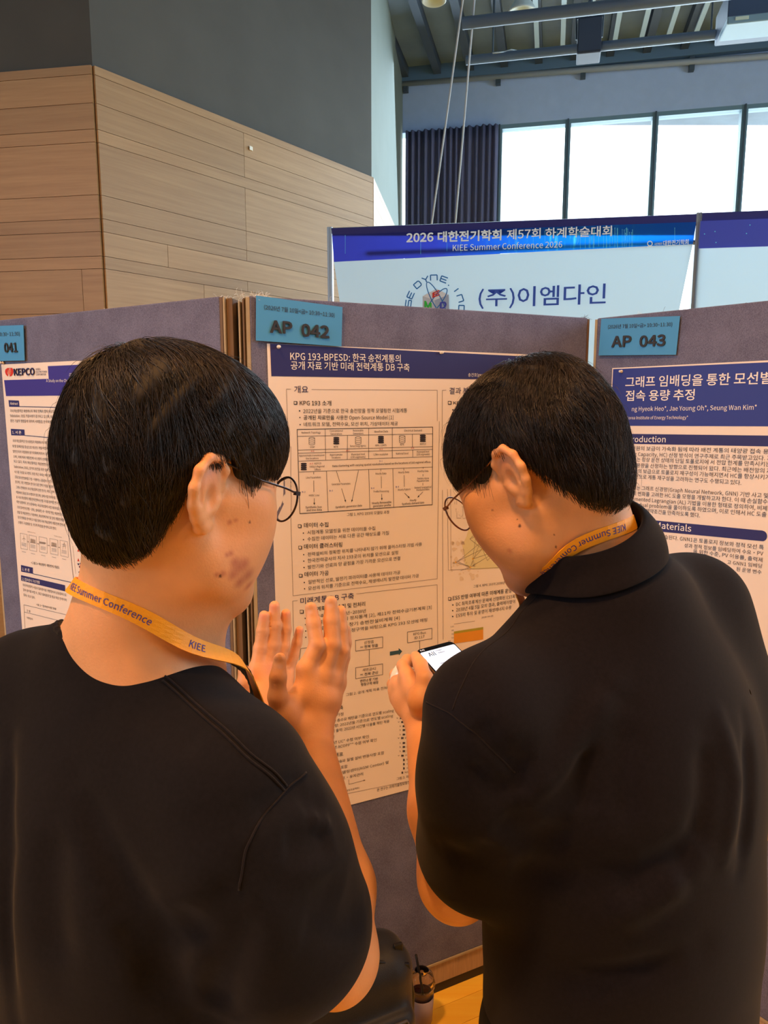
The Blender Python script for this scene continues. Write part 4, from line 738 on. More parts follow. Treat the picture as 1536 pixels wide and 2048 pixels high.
# conduit along the fascia with its clips
cond = mat('grey_conduit', srgb(140, 152, 165), 0.5)
root = empty('fascia_conduit', WC + win_dir * 3 + Vector((0, 0, ZC - .1)), label='long grey pipe clipped along the top of the window fascia', cat='pipe')
q0, q1 = onw(806, 172), onw(1536, 117); dq = (q1 - q0); q1 = q1 + dq * .8; off = win_n * 0.07
keep(MB().tube([q0 + off, q1 + off], 0.035, 10).build('pipe', cond, smooth=True), root)
for px, py in [(813, 175), (997, 160), (1166, 147), (1382, 132)]:
    c = onw(px, py); c2 = c + off * .6; keep(MB().obox(c2, win_dir * .03, win_n * .035, Vector((0, 0, .075))).build('clip', dark_alu), root)
# two lighting battens under the ceiling
def batten(pts, y0, r, label):
    a = at_y(*pts[0], y0); s = (a - WC).dot(win_dir); dn = (a - WC).dot(win_n)
    e = 7.5; c = WC + win_dir * s + win_n * dn; root = empty('lighting_batten', (c.x, c.y, a.z), label=label, cat='pipe', group='lighting battens')
    keep(MB().tube([(c.x, c.y, a.z), (c.x + win_dir.x * e, c.y + win_dir.y * e, a.z)], r, 10).build('pipe', bat_m, smooth=True), root)
    for k in range(4):
        p = c + win_dir * (.25 + k * 1.9); keep(MB().tube([(p.x, p.y, a.z), (p.x, p.y, ZC + .05)], .008, 6).build('hanger', dark_alu), root)
    return root
bat_m = mat('blue_grey_batten', srgb(96, 116, 140), .5)
batten([(925, 47)], 6.3, .045, 'upper grey lighting batten pipe nearer the camera'); batten([(932, 121)], 7.4, .04, 'lower grey lighting batten pipe nearer the window')
# loudspeaker and projector hung from the battens
sb = at_y(1178, 82, 7.2); root = empty('hanging_speaker', sb, label='dark box loudspeaker hanging from the batten over the windows', cat='loudspeaker'); spk = mat('speaker_grille', srgb(50, 62, 80), .6); spc = mat('speaker_case', srgb(40, 50, 66), .6)
keep(MB().obox(sb, win_dir * .105, win_n * .12, Vector((0, 0, .15))).build('cabinet', spc, bevel=.01), root); keep(MB().obox(sb + win_n * .123, win_dir * .095, win_n * .004, Vector((0, 0, .135))).build('grille', spk), root)
keep(MB().tube([sb + win_dir * .11 + Vector((0, 0, .02)), sb + win_dir * .12 + Vector((0, 0, .2)), sb - win_dir * .12 + Vector((0, 0, .2)), sb - win_dir * .11 + Vector((0, 0, .02))], .012, 6).build('yoke', dark_alu), root); keep(MB().tube([sb + Vector((0, 0, .2)), sb + Vector((0, 0, .5))], .02, 8).build('hanger', dark_alu), root)
pj = at_y(1512, 40, 6.6); root = empty('projector', pj, label='dark ceiling projector with a pale front at the top picture edge', cat='projector'); pn = win_n
keep(MB().obox(pj + Vector((0, 0, .05)), win_dir * .27, win_n * .25, Vector((0, 0, .12))).build('body', mat('projector_case', srgb(56, 74, 100), .5), bevel=.01), root); keep(MB().obox(pj + win_n * .1 - Vector((0, 0, .09)), win_dir * .27, win_n * .15, Vector((0, 0, .03))).build('front_lip', mat('projector_lip', srgb(120, 150, 166), .5), bevel=.008), root)
keep(MB().obox(pj + win_n * .252 - win_dir * .16 - Vector((0, 0, .085)), win_dir * .05, win_n * .003, Vector((0, 0, .012))).build('sticker', mat('pale_sticker', srgb(200, 214, 196), .5)), root); keep(MB().tube([pj + Vector((0, 0, .17)), pj + Vector((0, 0, .7))], .03, 8).build('hanger', dark_alu), root)
# two rope lines
rope_m = mat('grey_rope', srgb(168, 174, 180), .8)
for (x0, y0_, x1, y1_, yy0, yy1, lab) in [(926, -6, 862, 446, 6.2, 6.9, 'left of the two thin ropes slanting down past the curtain'), (949, -6, 910, 446, 6.25, 6.95, 'right of the two thin ropes slanting down past the curtain')]:
    a, c = at_y(x0, y0_, yy0), at_y(x1, y1_, yy1); d = (c - a); top = a - d * ((a.z - (ZC + .62)) / -d.z) if False else a - d * .12; bot = c + d * .95
    pts = [top.lerp(bot, k / 16) + Vector((0, 0, -.05 * math.sin(math.pi * k / 16))) for k in range(17)]
    props(MB().tube(pts, .0085, 6).build('rope', rope_m, smooth=True), lab, 'rope', 'hanging ropes')
# turnbuckle wires on the battens
wire_m = mat('bright_wire', srgb(190, 205, 210), .35, .6)
for (pa, pb, yy, lab) in [((985, 106), (1060, 100), 7.3, 'bright steel turnbuckle wire by the ropes under the ceiling'), ((1252, 86), (1335, 82), 7.3, 'bright steel turnbuckle wire right of the loudspeaker')]:
    a, c = at_y(*pa, yy), at_y(*pb, yy); d = c - a; b = MB(); b.tube([a, a + d * .35], .008, 6); b.tube([a + d * .3 + Vector((0, 0, .0)), a + d * .5 + Vector((0, 0, .018)), a + d * .72, a + d * .5 - Vector((0, 0, .018)), a + d * .3], .006, 6); b.tube([a + d * .72, c], .005, 6)
    props(b.build('turnbuckle', wire_m, smooth=True), lab, 'turnbuckle', 'turnbuckle wires')
# ceiling lights: pale ribbed domes and the warm downlights over the aisle
lampm = mat('pale_lamp_shade', srgb(190, 205, 205), .5); warm_glow = mat('warm_lamp_lens', (1, .8, .55), .5, emit=(1.0, .62, .3), estr=6)
def dome(x, y, yy, r, lab):
    p = at_y(x, y, yy); root = empty('high_bay_lamp', p, label=lab, cat='ceiling lamp', group='ribbed ceiling lamps'); prof = [(0.02, .12)] + [(r * (.25 + .75 * k / 9) * (1 + (.03 if k % 2 else 0)), .12 - .12 * (k / 9) ** 1.5) for k in range(10)] + [(r * .96, -.005), (r * .3, .05), (0, .06)]
    keep(MB().lathe(prof, p, 28).build('shade', lampm, smooth=True), root); keep(MB().tube([p + Vector((0, 0, .12)), Vector((p.x, p.y, ZC + .05))], .02, 8).build('stem', dark_alu), root)
dome(868, 2, 6.0, .09, 'pale ribbed ceiling lamp by the wall corner'); dome(1044, 26, 6.6, .12, 'pale ribbed ceiling lamp half hidden by the steel beam')
for i, (x, y, z, pw) in enumerate(DOWN):
    root = empty('downlight', (x, y, z), label='round warm downlight hanging over the aisle out of view', cat='ceiling lamp', group='warm downlights')
    o = MB().lathe([(.0, .10), (.2, .10), (.21, .02), (.21, -.01), (.19, -.01), (.19, .015), (0, .015)], (0, 0, 0), 28).build('housing', dark_alu, root); MB().lathe([(.188, 0.012), (0, 0.0121)], (0, 0, 0), 28).build('lens', warm_glow, root)
    MB().tube([(0, 0, .1), (0, 0, ZC + .05 - z)], .012, 8).build('stem', dark_alu, root)
# ------------------------------------------------------------------ bodies: smooth blended solids meshed as one continuous surface
f32 = np.float32
def V3(*a): return np.array(a[0] if len(a) == 1 else a, dtype=f32)
class Prim:
    def bound(s, c): return float(s.d(np.asarray(c, f32)[None])[0])
class Cone(Prim):                                     # a limb: two spheres and their hull
    def __init__(s, a, b, ra, rb): s.a, s.b, s.ra, s.rb = V3(a), V3(b), ra, rb
    def d(s, p):
        ab = s.b - s.a; t = np.clip(((p - s.a) @ ab) / max(float(ab @ ab), 1e-9), 0, 1)
        q = p - s.a - t[:, None] * ab; return np.sqrt((q * q).sum(1)) - (s.ra + (s.rb - s.ra) * t)
class Ell(Prim):                                      # ellipsoid with its own axes (rows of M)
    def __init__(s, c, r, M=None): s.c, s.r, s.M = V3(c), V3(r), (np.eye(3, dtype=f32) if M is None else np.asarray(M, f32))
    def d(s, p):
        q = (p - s.c) @ s.M.T; k0 = np.sqrt(((q / s.r) ** 2).sum(1)); k1 = np.sqrt(((q / (s.r * s.r)) ** 2).sum(1)); return k0 * (k0 - 1) / np.maximum(k1, 1e-6)
class Box(Prim):
    def __init__(s, c, h, M=None, r=0.0): s.c, s.h, s.r, s.M = V3(c), V3(h), r, (np.eye(3, dtype=f32) if M is None else np.asarray(M, f32))
    def d(s, p):
        q = np.abs((p - s.c) @ s.M.T) - s.h + s.r; return np.sqrt((np.maximum(q, 0) ** 2).sum(1)) + np.minimum(q.max(1), 0) - s.r
class Half(Prim):                                     # negative on the side the normal points away from
    def __init__(s, c, n): s.c = V3(c); n = V3(n); s.n = n / np.linalg.norm(n)
    def d(s, p): return (p - s.c) @ s.n
    def bound(s, c): return -1.0
class Fn(Prim):
    def __init__(s, f): s.f = f
    def d(s, p): return s.f(p)
    def bound(s, c): return -1.0
class Field:
    def __init__(s): s.ops = []
    def add(s, pr, k=0.01): s.ops.append(('+', pr, k)); return s
    def sub(s, pr, k=0.01): s.ops.append(('-', pr, k)); return s
    def cut(s, pr, k=0.004): s.ops.append(('&', pr, k)); return s
    def warp(s, fn): s.ops.append(('w', fn, 0)); return s        # fn(points) -> amount added to the distance
    def select(s, c, R):
        return [o for o in s.ops if o[0] in 'w&' or o[1].bound(c) < R + o[2] + 0.03]
    def d(s, p, ops=None):
        r = np.full(len(p), 0.5, f32)
        for o, pr, k in (s.ops if ops is None else ops):
            if o == 'w': r = r + pr(p); continue
            e = pr.d(p)
            if o == '-': e = -e
            if o == '+':
                h = np.maximum(k - np.abs(r - e), 0) / max(k, 1e-6); r = np.minimum(r, e) - h * h * k * .25
            else:
                h = np.maximum(k - np.abs(r - e), 0) / max(k, 1e-6); r = np.maximum(r, e) + h * h * k * .25
        return r
    def grad(s, p, e=0.0015):
        g = np.stack([s.d(p + V3(e if i == 0 else 0, e if i == 1 else 0, e if i == 2 else 0)) - s.d(p - V3(e if i == 0 else 0, e if i == 1 else 0, e if i == 2 else 0)) for i in range(3)], 1)
        return g / np.maximum(np.linalg.norm(g, axis=1, keepdims=True), 1e-9)
    def project(s, p, off=0.0, n=6):
        p = np.asarray(p, f32).copy()
        for _ in range(n): p -= s.grad(p) * (s.d(p) - off)[:, None] * .9
        return p
    def hit(s, px, py, near=0.35, far=1.6):
        r = np.array(ray(px, py), f32); r /= np.linalg.norm(r); o = V3(0, 0, EYE); t = near
        for _ in range(160):
            dd = float(s.d((o + r * t)[None])[0])
            if dd < 0.0004: break
            t += max(dd * .6, 0.0004)
            if t > far: return None
        return o + r * t
def meshed(field, lo, hi, h):
    """sparse dual contouring on a grid of step h inside the box lo..hi"""
    lo, hi = V3(lo), V3(hi); H = h * 8; n = np.ceil((hi - lo) / H).astype(int) + 1
    g = np.stack(np.meshgrid(*[np.arange(k) for k in n], indexing='ij'), -1).reshape(-1, 3)
    keep_ = []
    for ch in np.array_split(g, max(1, len(g) // 60000)):
        dd = field.d((lo + (ch + .5) * H).astype(f32)); keep_.append(ch[np.abs(dd) < H * 1.5 + .006])
    g = np.concatenate(keep_)
    # group the coarse cells into macro blocks so that only nearby solids are evaluated
    key = (g // 4); ks = (key[:, 0] * 4096 + key[:, 1]) * 4096 + key[:, 2]; order = np.argsort(ks, kind='stable'); g = g[order]; ks = ks[order]; starts = np.flatnonzero(np.r_[True, ks[1:] != ks[:-1]]); ends = np.r_[starts[1:], len(g)]
    NN = (n + 2) * 8 + 2; SX, SY = int(NN[1] * NN[2]), int(NN[2])
    sub2 = np.stack(np.meshgrid(*[np.arange(2)] * 3, indexing='ij'), -1).reshape(-1, 3)
    c8 = sub2
    allc = []; allid = []; alld = []
    for a, b_ in zip(starts, ends):
        blk = g[a:b_]; cc = lo + (blk[:, :].min(0) + blk.max(0) + 1) * .5 * H; R = float(np.linalg.norm((blk.max(0) - blk.min(0) + 1) * .5 * H)); ops = field.select(cc, R)
        cells = blk; sc = 8
        for lev in (4, 2, 1):
            cells = (cells[:, None, :] * 2 + sub2[None]).reshape(-1, 3); st = h * lev
            dd = field.d((lo + (cells + .5) * st).astype(f32), ops); cells = cells[np.abs(dd) < st * 1.5 + (.003 if lev > 1 else .001)]
            if not len(cells): break
        if not len(cells): continue
        co = (cells[:, None, :] + c8[None]).reshape(-1, 3); ids = co[:, 0].astype(np.int64) * SX + co[:, 1] * SY + co[:, 2]
        u, inv = np.unique(ids, return_inverse=True); uc = np.stack([u // SX, (u // SY) % NN[1], u % NN[2]], 1)
        dv = field.d((lo + uc * h).astype(f32), ops); cd = dv[inv].reshape(-1, 8); m = (cd.min(1) < 0) & (cd.max(1) >= 0)
        allc.append(cells[m]); alld.append(cd[m])
    cells = np.concatenate(allc); cd = np.concatenate(alld).astype(np.float64)
    cid = cells[:, 0].astype(np.int64) * SX + cells[:, 1] * SY + cells[:, 2]; order = np.argsort(cid); cid = cid[order]; cells = cells[order]; cd = cd[order]
    E = [(i, j) for i in range(8) for j in range(i + 1, 8) if np.abs(c8[i] - c8[j]).sum() == 1]
    acc = np.zeros((len(cells), 3)); cnt = np.zeros(len(cells))
    for i, j in E:
        a, b_ = cd[:, i], cd[:, j]; m = (a < 0) != (b_ < 0); t = a / np.where(m, a - b_, 1); pt = c8[i] + (c8[j] - c8[i]) * t[:, None]; acc[m] += pt[m]; cnt[m] += 1
    vs = lo + (cells + acc / cnt[:, None]) * h
    faces = []
    for ax in range(3):
        j = int(np.flatnonzero((c8 == np.eye(3, dtype=int)[ax]).all(1))[0]); a, b_ = cd[:, 0], cd[:, j]; m = (a < 0) != (b_ < 0); flip = a[m] < 0; c0 = cid[m]
        o1, o2 = [(SY, 1), (1, SX), (SX, SY)][ax]; q = np.stack([c0, c0 - o1, c0 - o1 - o2, c0 - o2], 1); ix = np.searchsorted(cid, q); ix = np.minimum(ix, len(cid) - 1); ok = (cid[ix] == q).all(1); ix = ix[ok]; fl = flip[ok]
        ix[~fl] = ix[~fl][:, ::-1]; faces.append(ix)
    F = np.concatenate(faces); return vs.astype(f32), F
def np_mesh(name, vs, F):
    me = bpy.data.meshes.new(name); me.vertices.add(len(vs)); me.vertices.foreach_set('co', np.asarray(vs, f32).ravel()); k = F.shape[1]
    me.loops.add(F.size); me.loops.foreach_set('vertex_index', F.ravel().astype(np.int32)); me.polygons.add(len(F)); me.polygons.foreach_set('loop_start', (np.arange(len(F)) * k).astype(np.int32)); me.polygons.foreach_set('loop_total', np.full(len(F), k, np.int32))
    me.update(calc_edges=True); me.validate(); return me
def relax(vs, F, n=2, w=.5):                          # light smoothing of the lattice steps
    e = np.concatenate([F[:, [0, 1]], F[:, [1, 2]], F[:, [2, 3]], F[:, [3, 0]]]); e = np.concatenate([e, e[:, ::-1]])
    cnt = np.bincount(e[:, 0], minlength=len(vs)).astype(f32)[:, None]
    for _ in range(n):
        s = np.stack([np.bincount(e[:, 0], weights=vs[e[:, 1], i], minlength=len(vs)) for i in range(3)], 1); vs = vs + w * (s / np.maximum(cnt, 1) - vs)
    return vs.astype(f32)
def solid(name, field, lo, hi, h, m, root, relaxn=2, paint=None, base=None):
    vs, F = meshed(field, lo, hi, h); vs = relax(vs, F, relaxn); me = np_mesh(name, vs, F)
    if base is not None:
        col = np.tile(np.array([*base, 1], f32), (len(vs), 1))
        for (c, r, rgb, hard) in (paint or []):
            dd = np.linalg.norm(vs - V3(c), axis=1); w = np.clip((1 - dd / r) / max(1 - hard, 1e-3), 0, 1)[:, None]; w = w * w * (3 - 2 * w); col[:, :3] = col[:, :3] * (1 - w) + np.array(rgb, f32) * w
        a = me.attributes.new('tint', 'FLOAT_COLOR', 'POINT'); a.data.foreach_set('color', col.ravel())
    o = link(name, me, m, None, True)
    if root is not None: keep(o, root)
    print('SOLID', name, len(vs)); return o
def skin_mat(name):
    m = bpy.data.materials.new(name); m.use_nodes = True; nt = m.node_tree; b = nt.nodes['Principled BSDF']; b.inputs['Roughness'].default_value = .52; b.inputs['Specular IOR Level'].default_value = .4
    b.inputs['Subsurface Weight'].default_value = .12; b.inputs['Subsurface Radius'].default_value = (.012, .005, .003); b.inputs['Subsurface Scale'].default_value = .6
    at = nt.nodes.new('ShaderNodeAttribute'); at.attribute_name = 'tint'; tc = nt.nodes.new('ShaderNodeTexCoord')
    n = nt.nodes.new('ShaderNodeTexNoise'); n.inputs['Scale'].default_value = 26; n.inputs['Detail'].default_value = 6; nt.links.new(tc.outputs['Object'], n.inputs[0])
    r = nt.nodes.new('ShaderNodeMapRange'); r.inputs['From Min'].default_value = .3; r.inputs['From Max'].default_value = .7; r.inputs['To Min'].default_value = .92; r.inputs['To Max'].default_value = 1.06; nt.links.new(n.outputs[0], r.inputs[0])
    mx = nt.nodes.new('ShaderNodeMix'); mx.data_type = 'RGBA'; mx.blend_type = 'MULTIPLY'; mx.inputs['Factor'].default_value = 1; nt.links.new(at.outputs['Color'], mx.inputs['A']); nt.links.new(r.outputs[0], mx.inputs['B']); nt.links.new(mx.outputs['Result'], b.inputs['Base Color'])
    n2 = nt.nodes.new('ShaderNodeTexNoise'); n2.inputs['Scale'].default_value = 420; n2.inputs['Detail'].default_value = 2; nt.links.new(tc.outputs['Object'], n2.inputs[0]); bp = nt.nodes.new('ShaderNodeBump'); bp.inputs['Strength'].default_value = .12; bp.inputs['Distance'].default_value = .002; nt.links.new(n2.outputs[0], bp.inputs['Height']); nt.links.new(bp.outputs[0], b.inputs['Normal'])
    return m
class Frame3:
    """a local frame: origin and the axes right, forward, up"""
    def __init__(s, c, yaw, pitch=0.0, roll=0.0):     # yaw: turn to the right of +y; pitch: downwards; roll: towards the right shoulder
        a, p = math.radians(yaw), math.radians(pitch); f = V3(math.sin(a) * math.cos(p), math.cos(a) * math.cos(p), -math.sin(p)); u = V3(math.sin(a) * math.sin(p), math.cos(a) * math.sin(p), math.cos(p)); r = np.cross(f, u)
        q = math.radians(roll); s.r = (r * math.cos(q) - u * math.sin(q)).astype(f32); s.u = (u * math.cos(q) + r * math.sin(q)).astype(f32); s.f = f; s.c = V3(c); s.M = np.stack([s.r, s.f, s.u]).astype(f32)
    def __call__(s, x, y, z): return s.c + s.r * x + s.f * y + s.u * z
    def local(s, p): return (p - s.c) @ s.M.T
def add_head(F, h):
    """skull, face and ears of one head in frame h (origin between the ears)"""
    E = lambda c, r, k=.02: F.add(Ell(h(*c), r, h.M), k); C = lambda a, b, ra, rb, k=.012: F.add(Cone(h(*a), h(*b), ra, rb), k)
    E((0, -.012, .045), (.074, .092, .083)); E((0, .040, .045), (.064, .052, .060)); E((0, .040, -.030), (.063, .055, .078), .03); E((0, .050, -.078), (.046, .042, .036), .03)
    for s in (-1, 1):
        C((s * .058, .000, -.040), (s * .050, .022, -.072), .016, .016, .03); C((s * .050, .022, -.072), (s * .018, .078, -.104), .016, .013, .03)
        E((s * .044, .060, -.024), (.030, .030, .034), .03); E((s * .046, .046, -.058), (.022, .026, .028), .03); C((s * .048, .074, .024), (s * .012, .090, .022), .010, .009, .02); C((s * .058, .055, .0), (s * .060, .02, .0), .012, .012, .03)
        F.sub(Ell(h(s * .032, .104, .006), (.017, .016, .012), h.M), .014); E((s * .0315, .078, .005), (.0135, .0135, .0125), .004); C((s * .044, .084, .009), (s * .020, .0885, .010), .0035, .004, .006)
        C((s * .013, .098, -.034), (s * .012, .103, -.033), .0085, .008, .008); F.sub(Ell(h(s * .0075, .108, -.040), (.0035, .005, .003), h.M), .004)
    C((0, .089, .012), (0, .113, -.030), .008, .0115, .014); E((0, .080, -.100), (.020, .016, .016), .02)
    for a, b, ra in [((-.021, .086, -.066), (0, .097, -.061), .0048), ((.021, .086, -.066), (0, .097, -.061), .0048), ((-.019, .086, -.068), (0, .095, -.0735), .0055), ((.019, .086, -.068), (0, .095, -.0735), .0055)]: C(a, b, ra, ra + .002, .006)
    for s in (-1, 1):                                 # ears
        def e(x, y, z): return h(s * (.0735 + x), -.004 + y, z)
        F.add(Ell(e(.0085, -.007, .003), (.0085, .0205, .031), _tilt(h, s)), .006)
        rim = [(.001, .012, .010), (.006, .012, .024), (.011, .002, .034), (.017, -.012, .033), (.021, -.022, .021), (.021, -.025, .005), (.017, -.021, -.010), (.011, -.013, -.021), (.006, -.004, -.029), (.002, .004, -.026)]
        rr = [.0036, .004, .0042, .0042, .0044, .0044, .0042, .0046, .0066, .0056]
        for i in range(len(rim) - 1): F.add(Cone(e(*rim[i]), e(*rim[i + 1]), rr[i], rr[i + 1]), .005)
        F.sub(Ell(e(.0205, -.003, -.003), (.0105, .0085, .0125), h.M), .005)
        gr = [(.013, .004, .026), (.019, -.008, .027), (.0215, -.0165, .018), (.0215, -.018, .004), (.018, -.015, -.008)]
        for i in range(len(gr) - 1): F.sub(Cone(e(*gr[i]), e(*gr[i + 1]), .0026, .0026), .003)
        F.add(Cone(e(.014, -.017, .018), e(.013, -.015, -.008), .0036, .004), .005); F.add(Cone(e(.006, .007, -.004), e(.007, .004, -.012), .005, .004), .004)
def _tilt(h, s):
    q = math.radians(24) * s; R = np.array([[math.cos(q), math.sin(q), 0], [-math.sin(q), math.cos(q), 0], [0, 0, 1]], f32); return (R @ h.M).astype(f32)
def head_paint(h, skin, lip, dark, white):
    P = []
    for s in (-1, 1):
        P += [(h(s * .032, .091, .0055), .0105, white, .8), (h(s * .0325, .0925, .0045), .0052, dark, .75)]
        for k in range(6): P.append((h(s * (.016 + k * .0065), .098 - k * .0035, .026 + .004 * math.sin(k * .6)), .0062, dark, .35))
        P += [(h(s * .083, -.012, .02), .03, lip, -.6), (h(s * .045, .065, -.03), .035, [a * .5 + b * .5 for a, b in zip(skin, lip)], -.5)]
    for x in (-.016, -.008, 0, .008, .016): P.append((h(x, .096 - abs(x) * .3, -.067), .011, lip, .2))
    return P
def add_hand(F, J, th, wrist, r0=.0092, k=.006, palm_k=.014):
    """J: four fingers from the index, each (mcp, pip, dip, tip); th: thumb (cmc, mcp, ip, tip)"""
    sc = [1.0, 1.05, .98, .86]
    for f, s in zip(J, sc):
        r = r0 * s; F.add(Cone(wrist, f[0], .017, r * 1.28), palm_k); F.add(Cone(f[0], f[1], r * 1.1, r * 1.0), k); F.add(Cone(f[1], f[2], r * 1.0, r * .93), .004); F.add(Cone(f[2], f[3], r * .93, r * .78), .004)
    for a, b_ in zip(J[:-1], J[1:]): F.add(Cone((V3(wrist) * .35 + V3(a[0]) * .65), (V3(wrist) * .35 + V3(b_[0]) * .65), .013, .013), palm_k); F.add(Cone(V3(a[0]) * .93 + V3(wrist) * .07, V3(b_[0]) * .93 + V3(wrist) * .07, .0098, .0095), .008)
    F.add(Cone(wrist, th[0], .018, .017), palm_k); F.add(Cone(th[0], th[1], .0165, .0125), palm_k); F.add(Cone(th[1], th[2], .0122, .0108), .006); F.add(Cone(th[2], th[3], .0108, .0084), .005); F.add(Cone(th[0], V3(J[0][0]) * .8 + V3(wrist) * .2, .013, .010), palm_k)
def nails(J, th, dirs):
    pass
def hair_tubes(name, P, rad, m, root):
    """P: strands x points x 3, three-sided tapering hairs as one mesh"""
    S, K, _ = P.shape; t = np.gradient(P, axis=1); t /= np.maximum(np.linalg.norm(t, axis=2, keepdims=True), 1e-9); ref = np.where(np.abs(t[..., 2:3]) > .8, V3(1, 0, 0), V3(0, 0, 1)); a = np.cross(t, ref); a /= np.maximum(np.linalg.norm(a, axis=2, keepdims=True), 1e-9); b = np.cross(t, a)
    w = np.linspace(1, .25, K)[None, :, None] * rad[:, None, None]; ring = np.stack([P + a * w * math.cos(q) + b * w * math.sin(q) for q in (0, 2.094, 4.189)], 2); vs = ring.reshape(-1, 3)
    idx = np.arange(S * K * 3).reshape(S, K, 3); q = [np.stack([idx[:, :-1, i], idx[:, :-1, (i + 1) % 3], idx[:, 1:, (i + 1) % 3], idx[:, 1:, i]], -1).reshape(-1, 4) for i in range(3)]
    return vs.astype(f32), np.concatenate(q)
def groom(h, vol, hairline, whorl, n, seed, length=(.03, .06), lift=(0, .005), fwd=0.0, steps=8, flow=None, rootmask=None, over=.012):
    """hairs that run over the hair volume, away from the whorl and downwards"""
    g = np.random.default_rng(seed); p = g.normal(size=(n * 3, 3)); p /= np.linalg.norm(p, axis=1, keepdims=True); p = h.c + (p * V3(.1, .12, .11) + V3(0, -.01, .04)) @ h.M
    p = vol.project(p.astype(f32), 0, 5); q = h.local(p); keep_ = q[:, 2] > hairline(q) + .004
    if rootmask is not None: keep_ &= rootmask(q)
    p = p[keep_][:n]; n = len(p); L = g.uniform(*length, n).astype(f32); lf = g.uniform(*lift, n).astype(f32); wob = g.normal(size=(n, 3)).astype(f32) * .22
    clump = np.stack([np.sin(h.local(p) @ V3(60, 31, 17) + 1), np.sin(h.local(p) @ V3(-23, 55, 41) + 2), np.sin(h.local(p) @ V3(37, -29, 52))], 1).astype(f32) * .28
    pts = []; cur = p.copy(); ov = g.uniform(0, 1, n).astype(f32) ** 1.6 * over; stop = np.zeros(n, bool)
    for k in range(steps + 1):
        q = h.local(cur); nrm = vol.grad(cur); d = (q - V3(whorl)); d /= np.maximum(np.linalg.norm(d, axis=1, keepdims=True), .03); d = d * 1.0 + V3(0, fwd, -.75)
        if flow is not None: d = d + flow(q)
        d = (d @ h.M) + wob + clump; d = d - nrm * (d * nrm).sum(1, keepdims=True); d /= np.maximum(np.linalg.norm(d, axis=1, keepdims=True), 1e-6)
        off = -.001 + lf * min(1, (k + 1) / 4); pr = cur - nrm * ((vol.d(cur) - off) * .8)[:, None]
        ql = h.local(pr); stop |= ql[:, 2] < hairline(ql) - ov * np.where((np.abs(ql[:, 1] - .012) < .045) & (np.abs(ql[:, 0]) > .05), .06, 1)
        pts.append(pr); cur = pr + d * np.where(stop, .0003, L / steps)[:, None]
    return np.stack(pts, 1)
def hair_mat(name, col):
    m = bpy.data.materials.new(name); m.use_nodes = True; nt = m.node_tree; b = nt.nodes['Principled BSDF']; b.inputs['Roughness'].default_value = .40; b.inputs['Specular IOR Level'].default_value = .45; b.inputs['Base Color'].default_value = (*col, 1); b.inputs['Anisotropic'].default_value = .3
    tc = nt.nodes.new('ShaderNodeTexCoord'); n = nt.nodes.new('ShaderNodeTexNoise'); n.inputs['Scale'].default_value = 60; nt.links.new(tc.outputs['Object'], n.inputs[0])
    r = nt.nodes.new('ShaderNodeValToRGB'); r.color_ramp.elements[0].position = .35; r.color_ramp.elements[1].position = .7; r.color_ramp.elements[0].color = (*[c * .55 for c in col], 1); r.color_ramp.elements[1].color = (*[min(1, c * 1.7) for c in col], 1); nt.links.new(n.outputs[0], r.inputs[0]); nt.links.new(r.outputs[0], b.inputs['Base Color']); return m
def fabric_mat(name, col, rough=.9, sheen=.3):
    m = mat(name, col, rough, noise=.18, nscale=240, bump=.10, bscale=1400, spec=.12); m.node_tree.nodes['Principled BSDF'].inputs['Sheen Weight'].default_value = sheen; m.node_tree.nodes['Principled BSDF'].inputs['Sheen Roughness'].default_value = .5; return m
def creases(lines, gain=1.0):
    """soft folds along polylines: (points, width, depth)"""
    L = [([V3(p) for p in pts], w, dp * gain) for pts, w, dp in lines]
    def fn(p):
        r = np.zeros(len(p), f32)
        for pts, w, dp in L:
            c = sum(pts) / len(pts); R = max(float(np.linalg.norm(q - c)) for q in pts) + 3 * w; near = np.flatnonzero(((p - c) ** 2).sum(1) < R * R)
            if not len(near): continue
            pn = p[near]; best = np.full(len(pn), 9., f32); tt = np.zeros(len(pn), f32); n = len(pts) - 1
            for i, (a, b) in enumerate(zip(pts[:-1], pts[1:])):
                ab = b - a; t = np.clip(((pn - a) @ ab) / max(float(ab @ ab), 1e-9), 0, 1); d = np.linalg.norm(pn - a - t[:, None] * ab, axis=1); m = d < best; best = np.where(m, d, best); tt = np.where(m, (i + t) / n, tt)
            r[near] += dp * np.exp(-(best / w) ** 2) * np.clip(np.sin(np.pi * np.clip(tt, .06, .94)) * 1.6, 0, 1)
        return r
    return fn
# ------------------------------------------------------------------ the man with raised hands
SKIN = srgb(226, 164, 116); LIP = srgb(176, 98, 84); DARK = srgb(34, 26, 24); WHITE = srgb(225, 215, 205)
skin_m = skin_mat('skin'); black_cotton = fabric_mat('black_cotton', srgb(19, 17, 21), .9, .05); black_pique = fabric_mat('black_pique', srgb(20, 17, 22), .9, .05); trouser_m = fabric_mat('dark_trousers', srgb(18, 18, 17), .9, .04); shoe_m = mat('black_shoe', srgb(26, 24, 24), .45); sole_m = mat('pale_sole', srgb(190, 185, 178), .6)
hair_m = hair_mat('black_brown_hair', srgb(36, 28, 25)); scalp_m = mat('hair_base', srgb(24, 19, 18), .7)
PX = lambda x, y, Y: np.array(at_y(x, y, Y), f32)
def legs(F, pel, tr, tf, r0, feet, k=.05):
    for s, ft in zip((-1, 1), feet):
        hip = pel + tr * (s * .09) - V3(0, 0, .03); ft = V3(ft); kn = (hip + ft) / 2 + tf * .03; kn[2] = hip[2] * .54
        F.add(Cone(hip, kn, r0, r0 * .72), k); F.add(Cone(kn, ft + V3(0, 0, .09), r0 * .70, r0 * .5), k * .6)
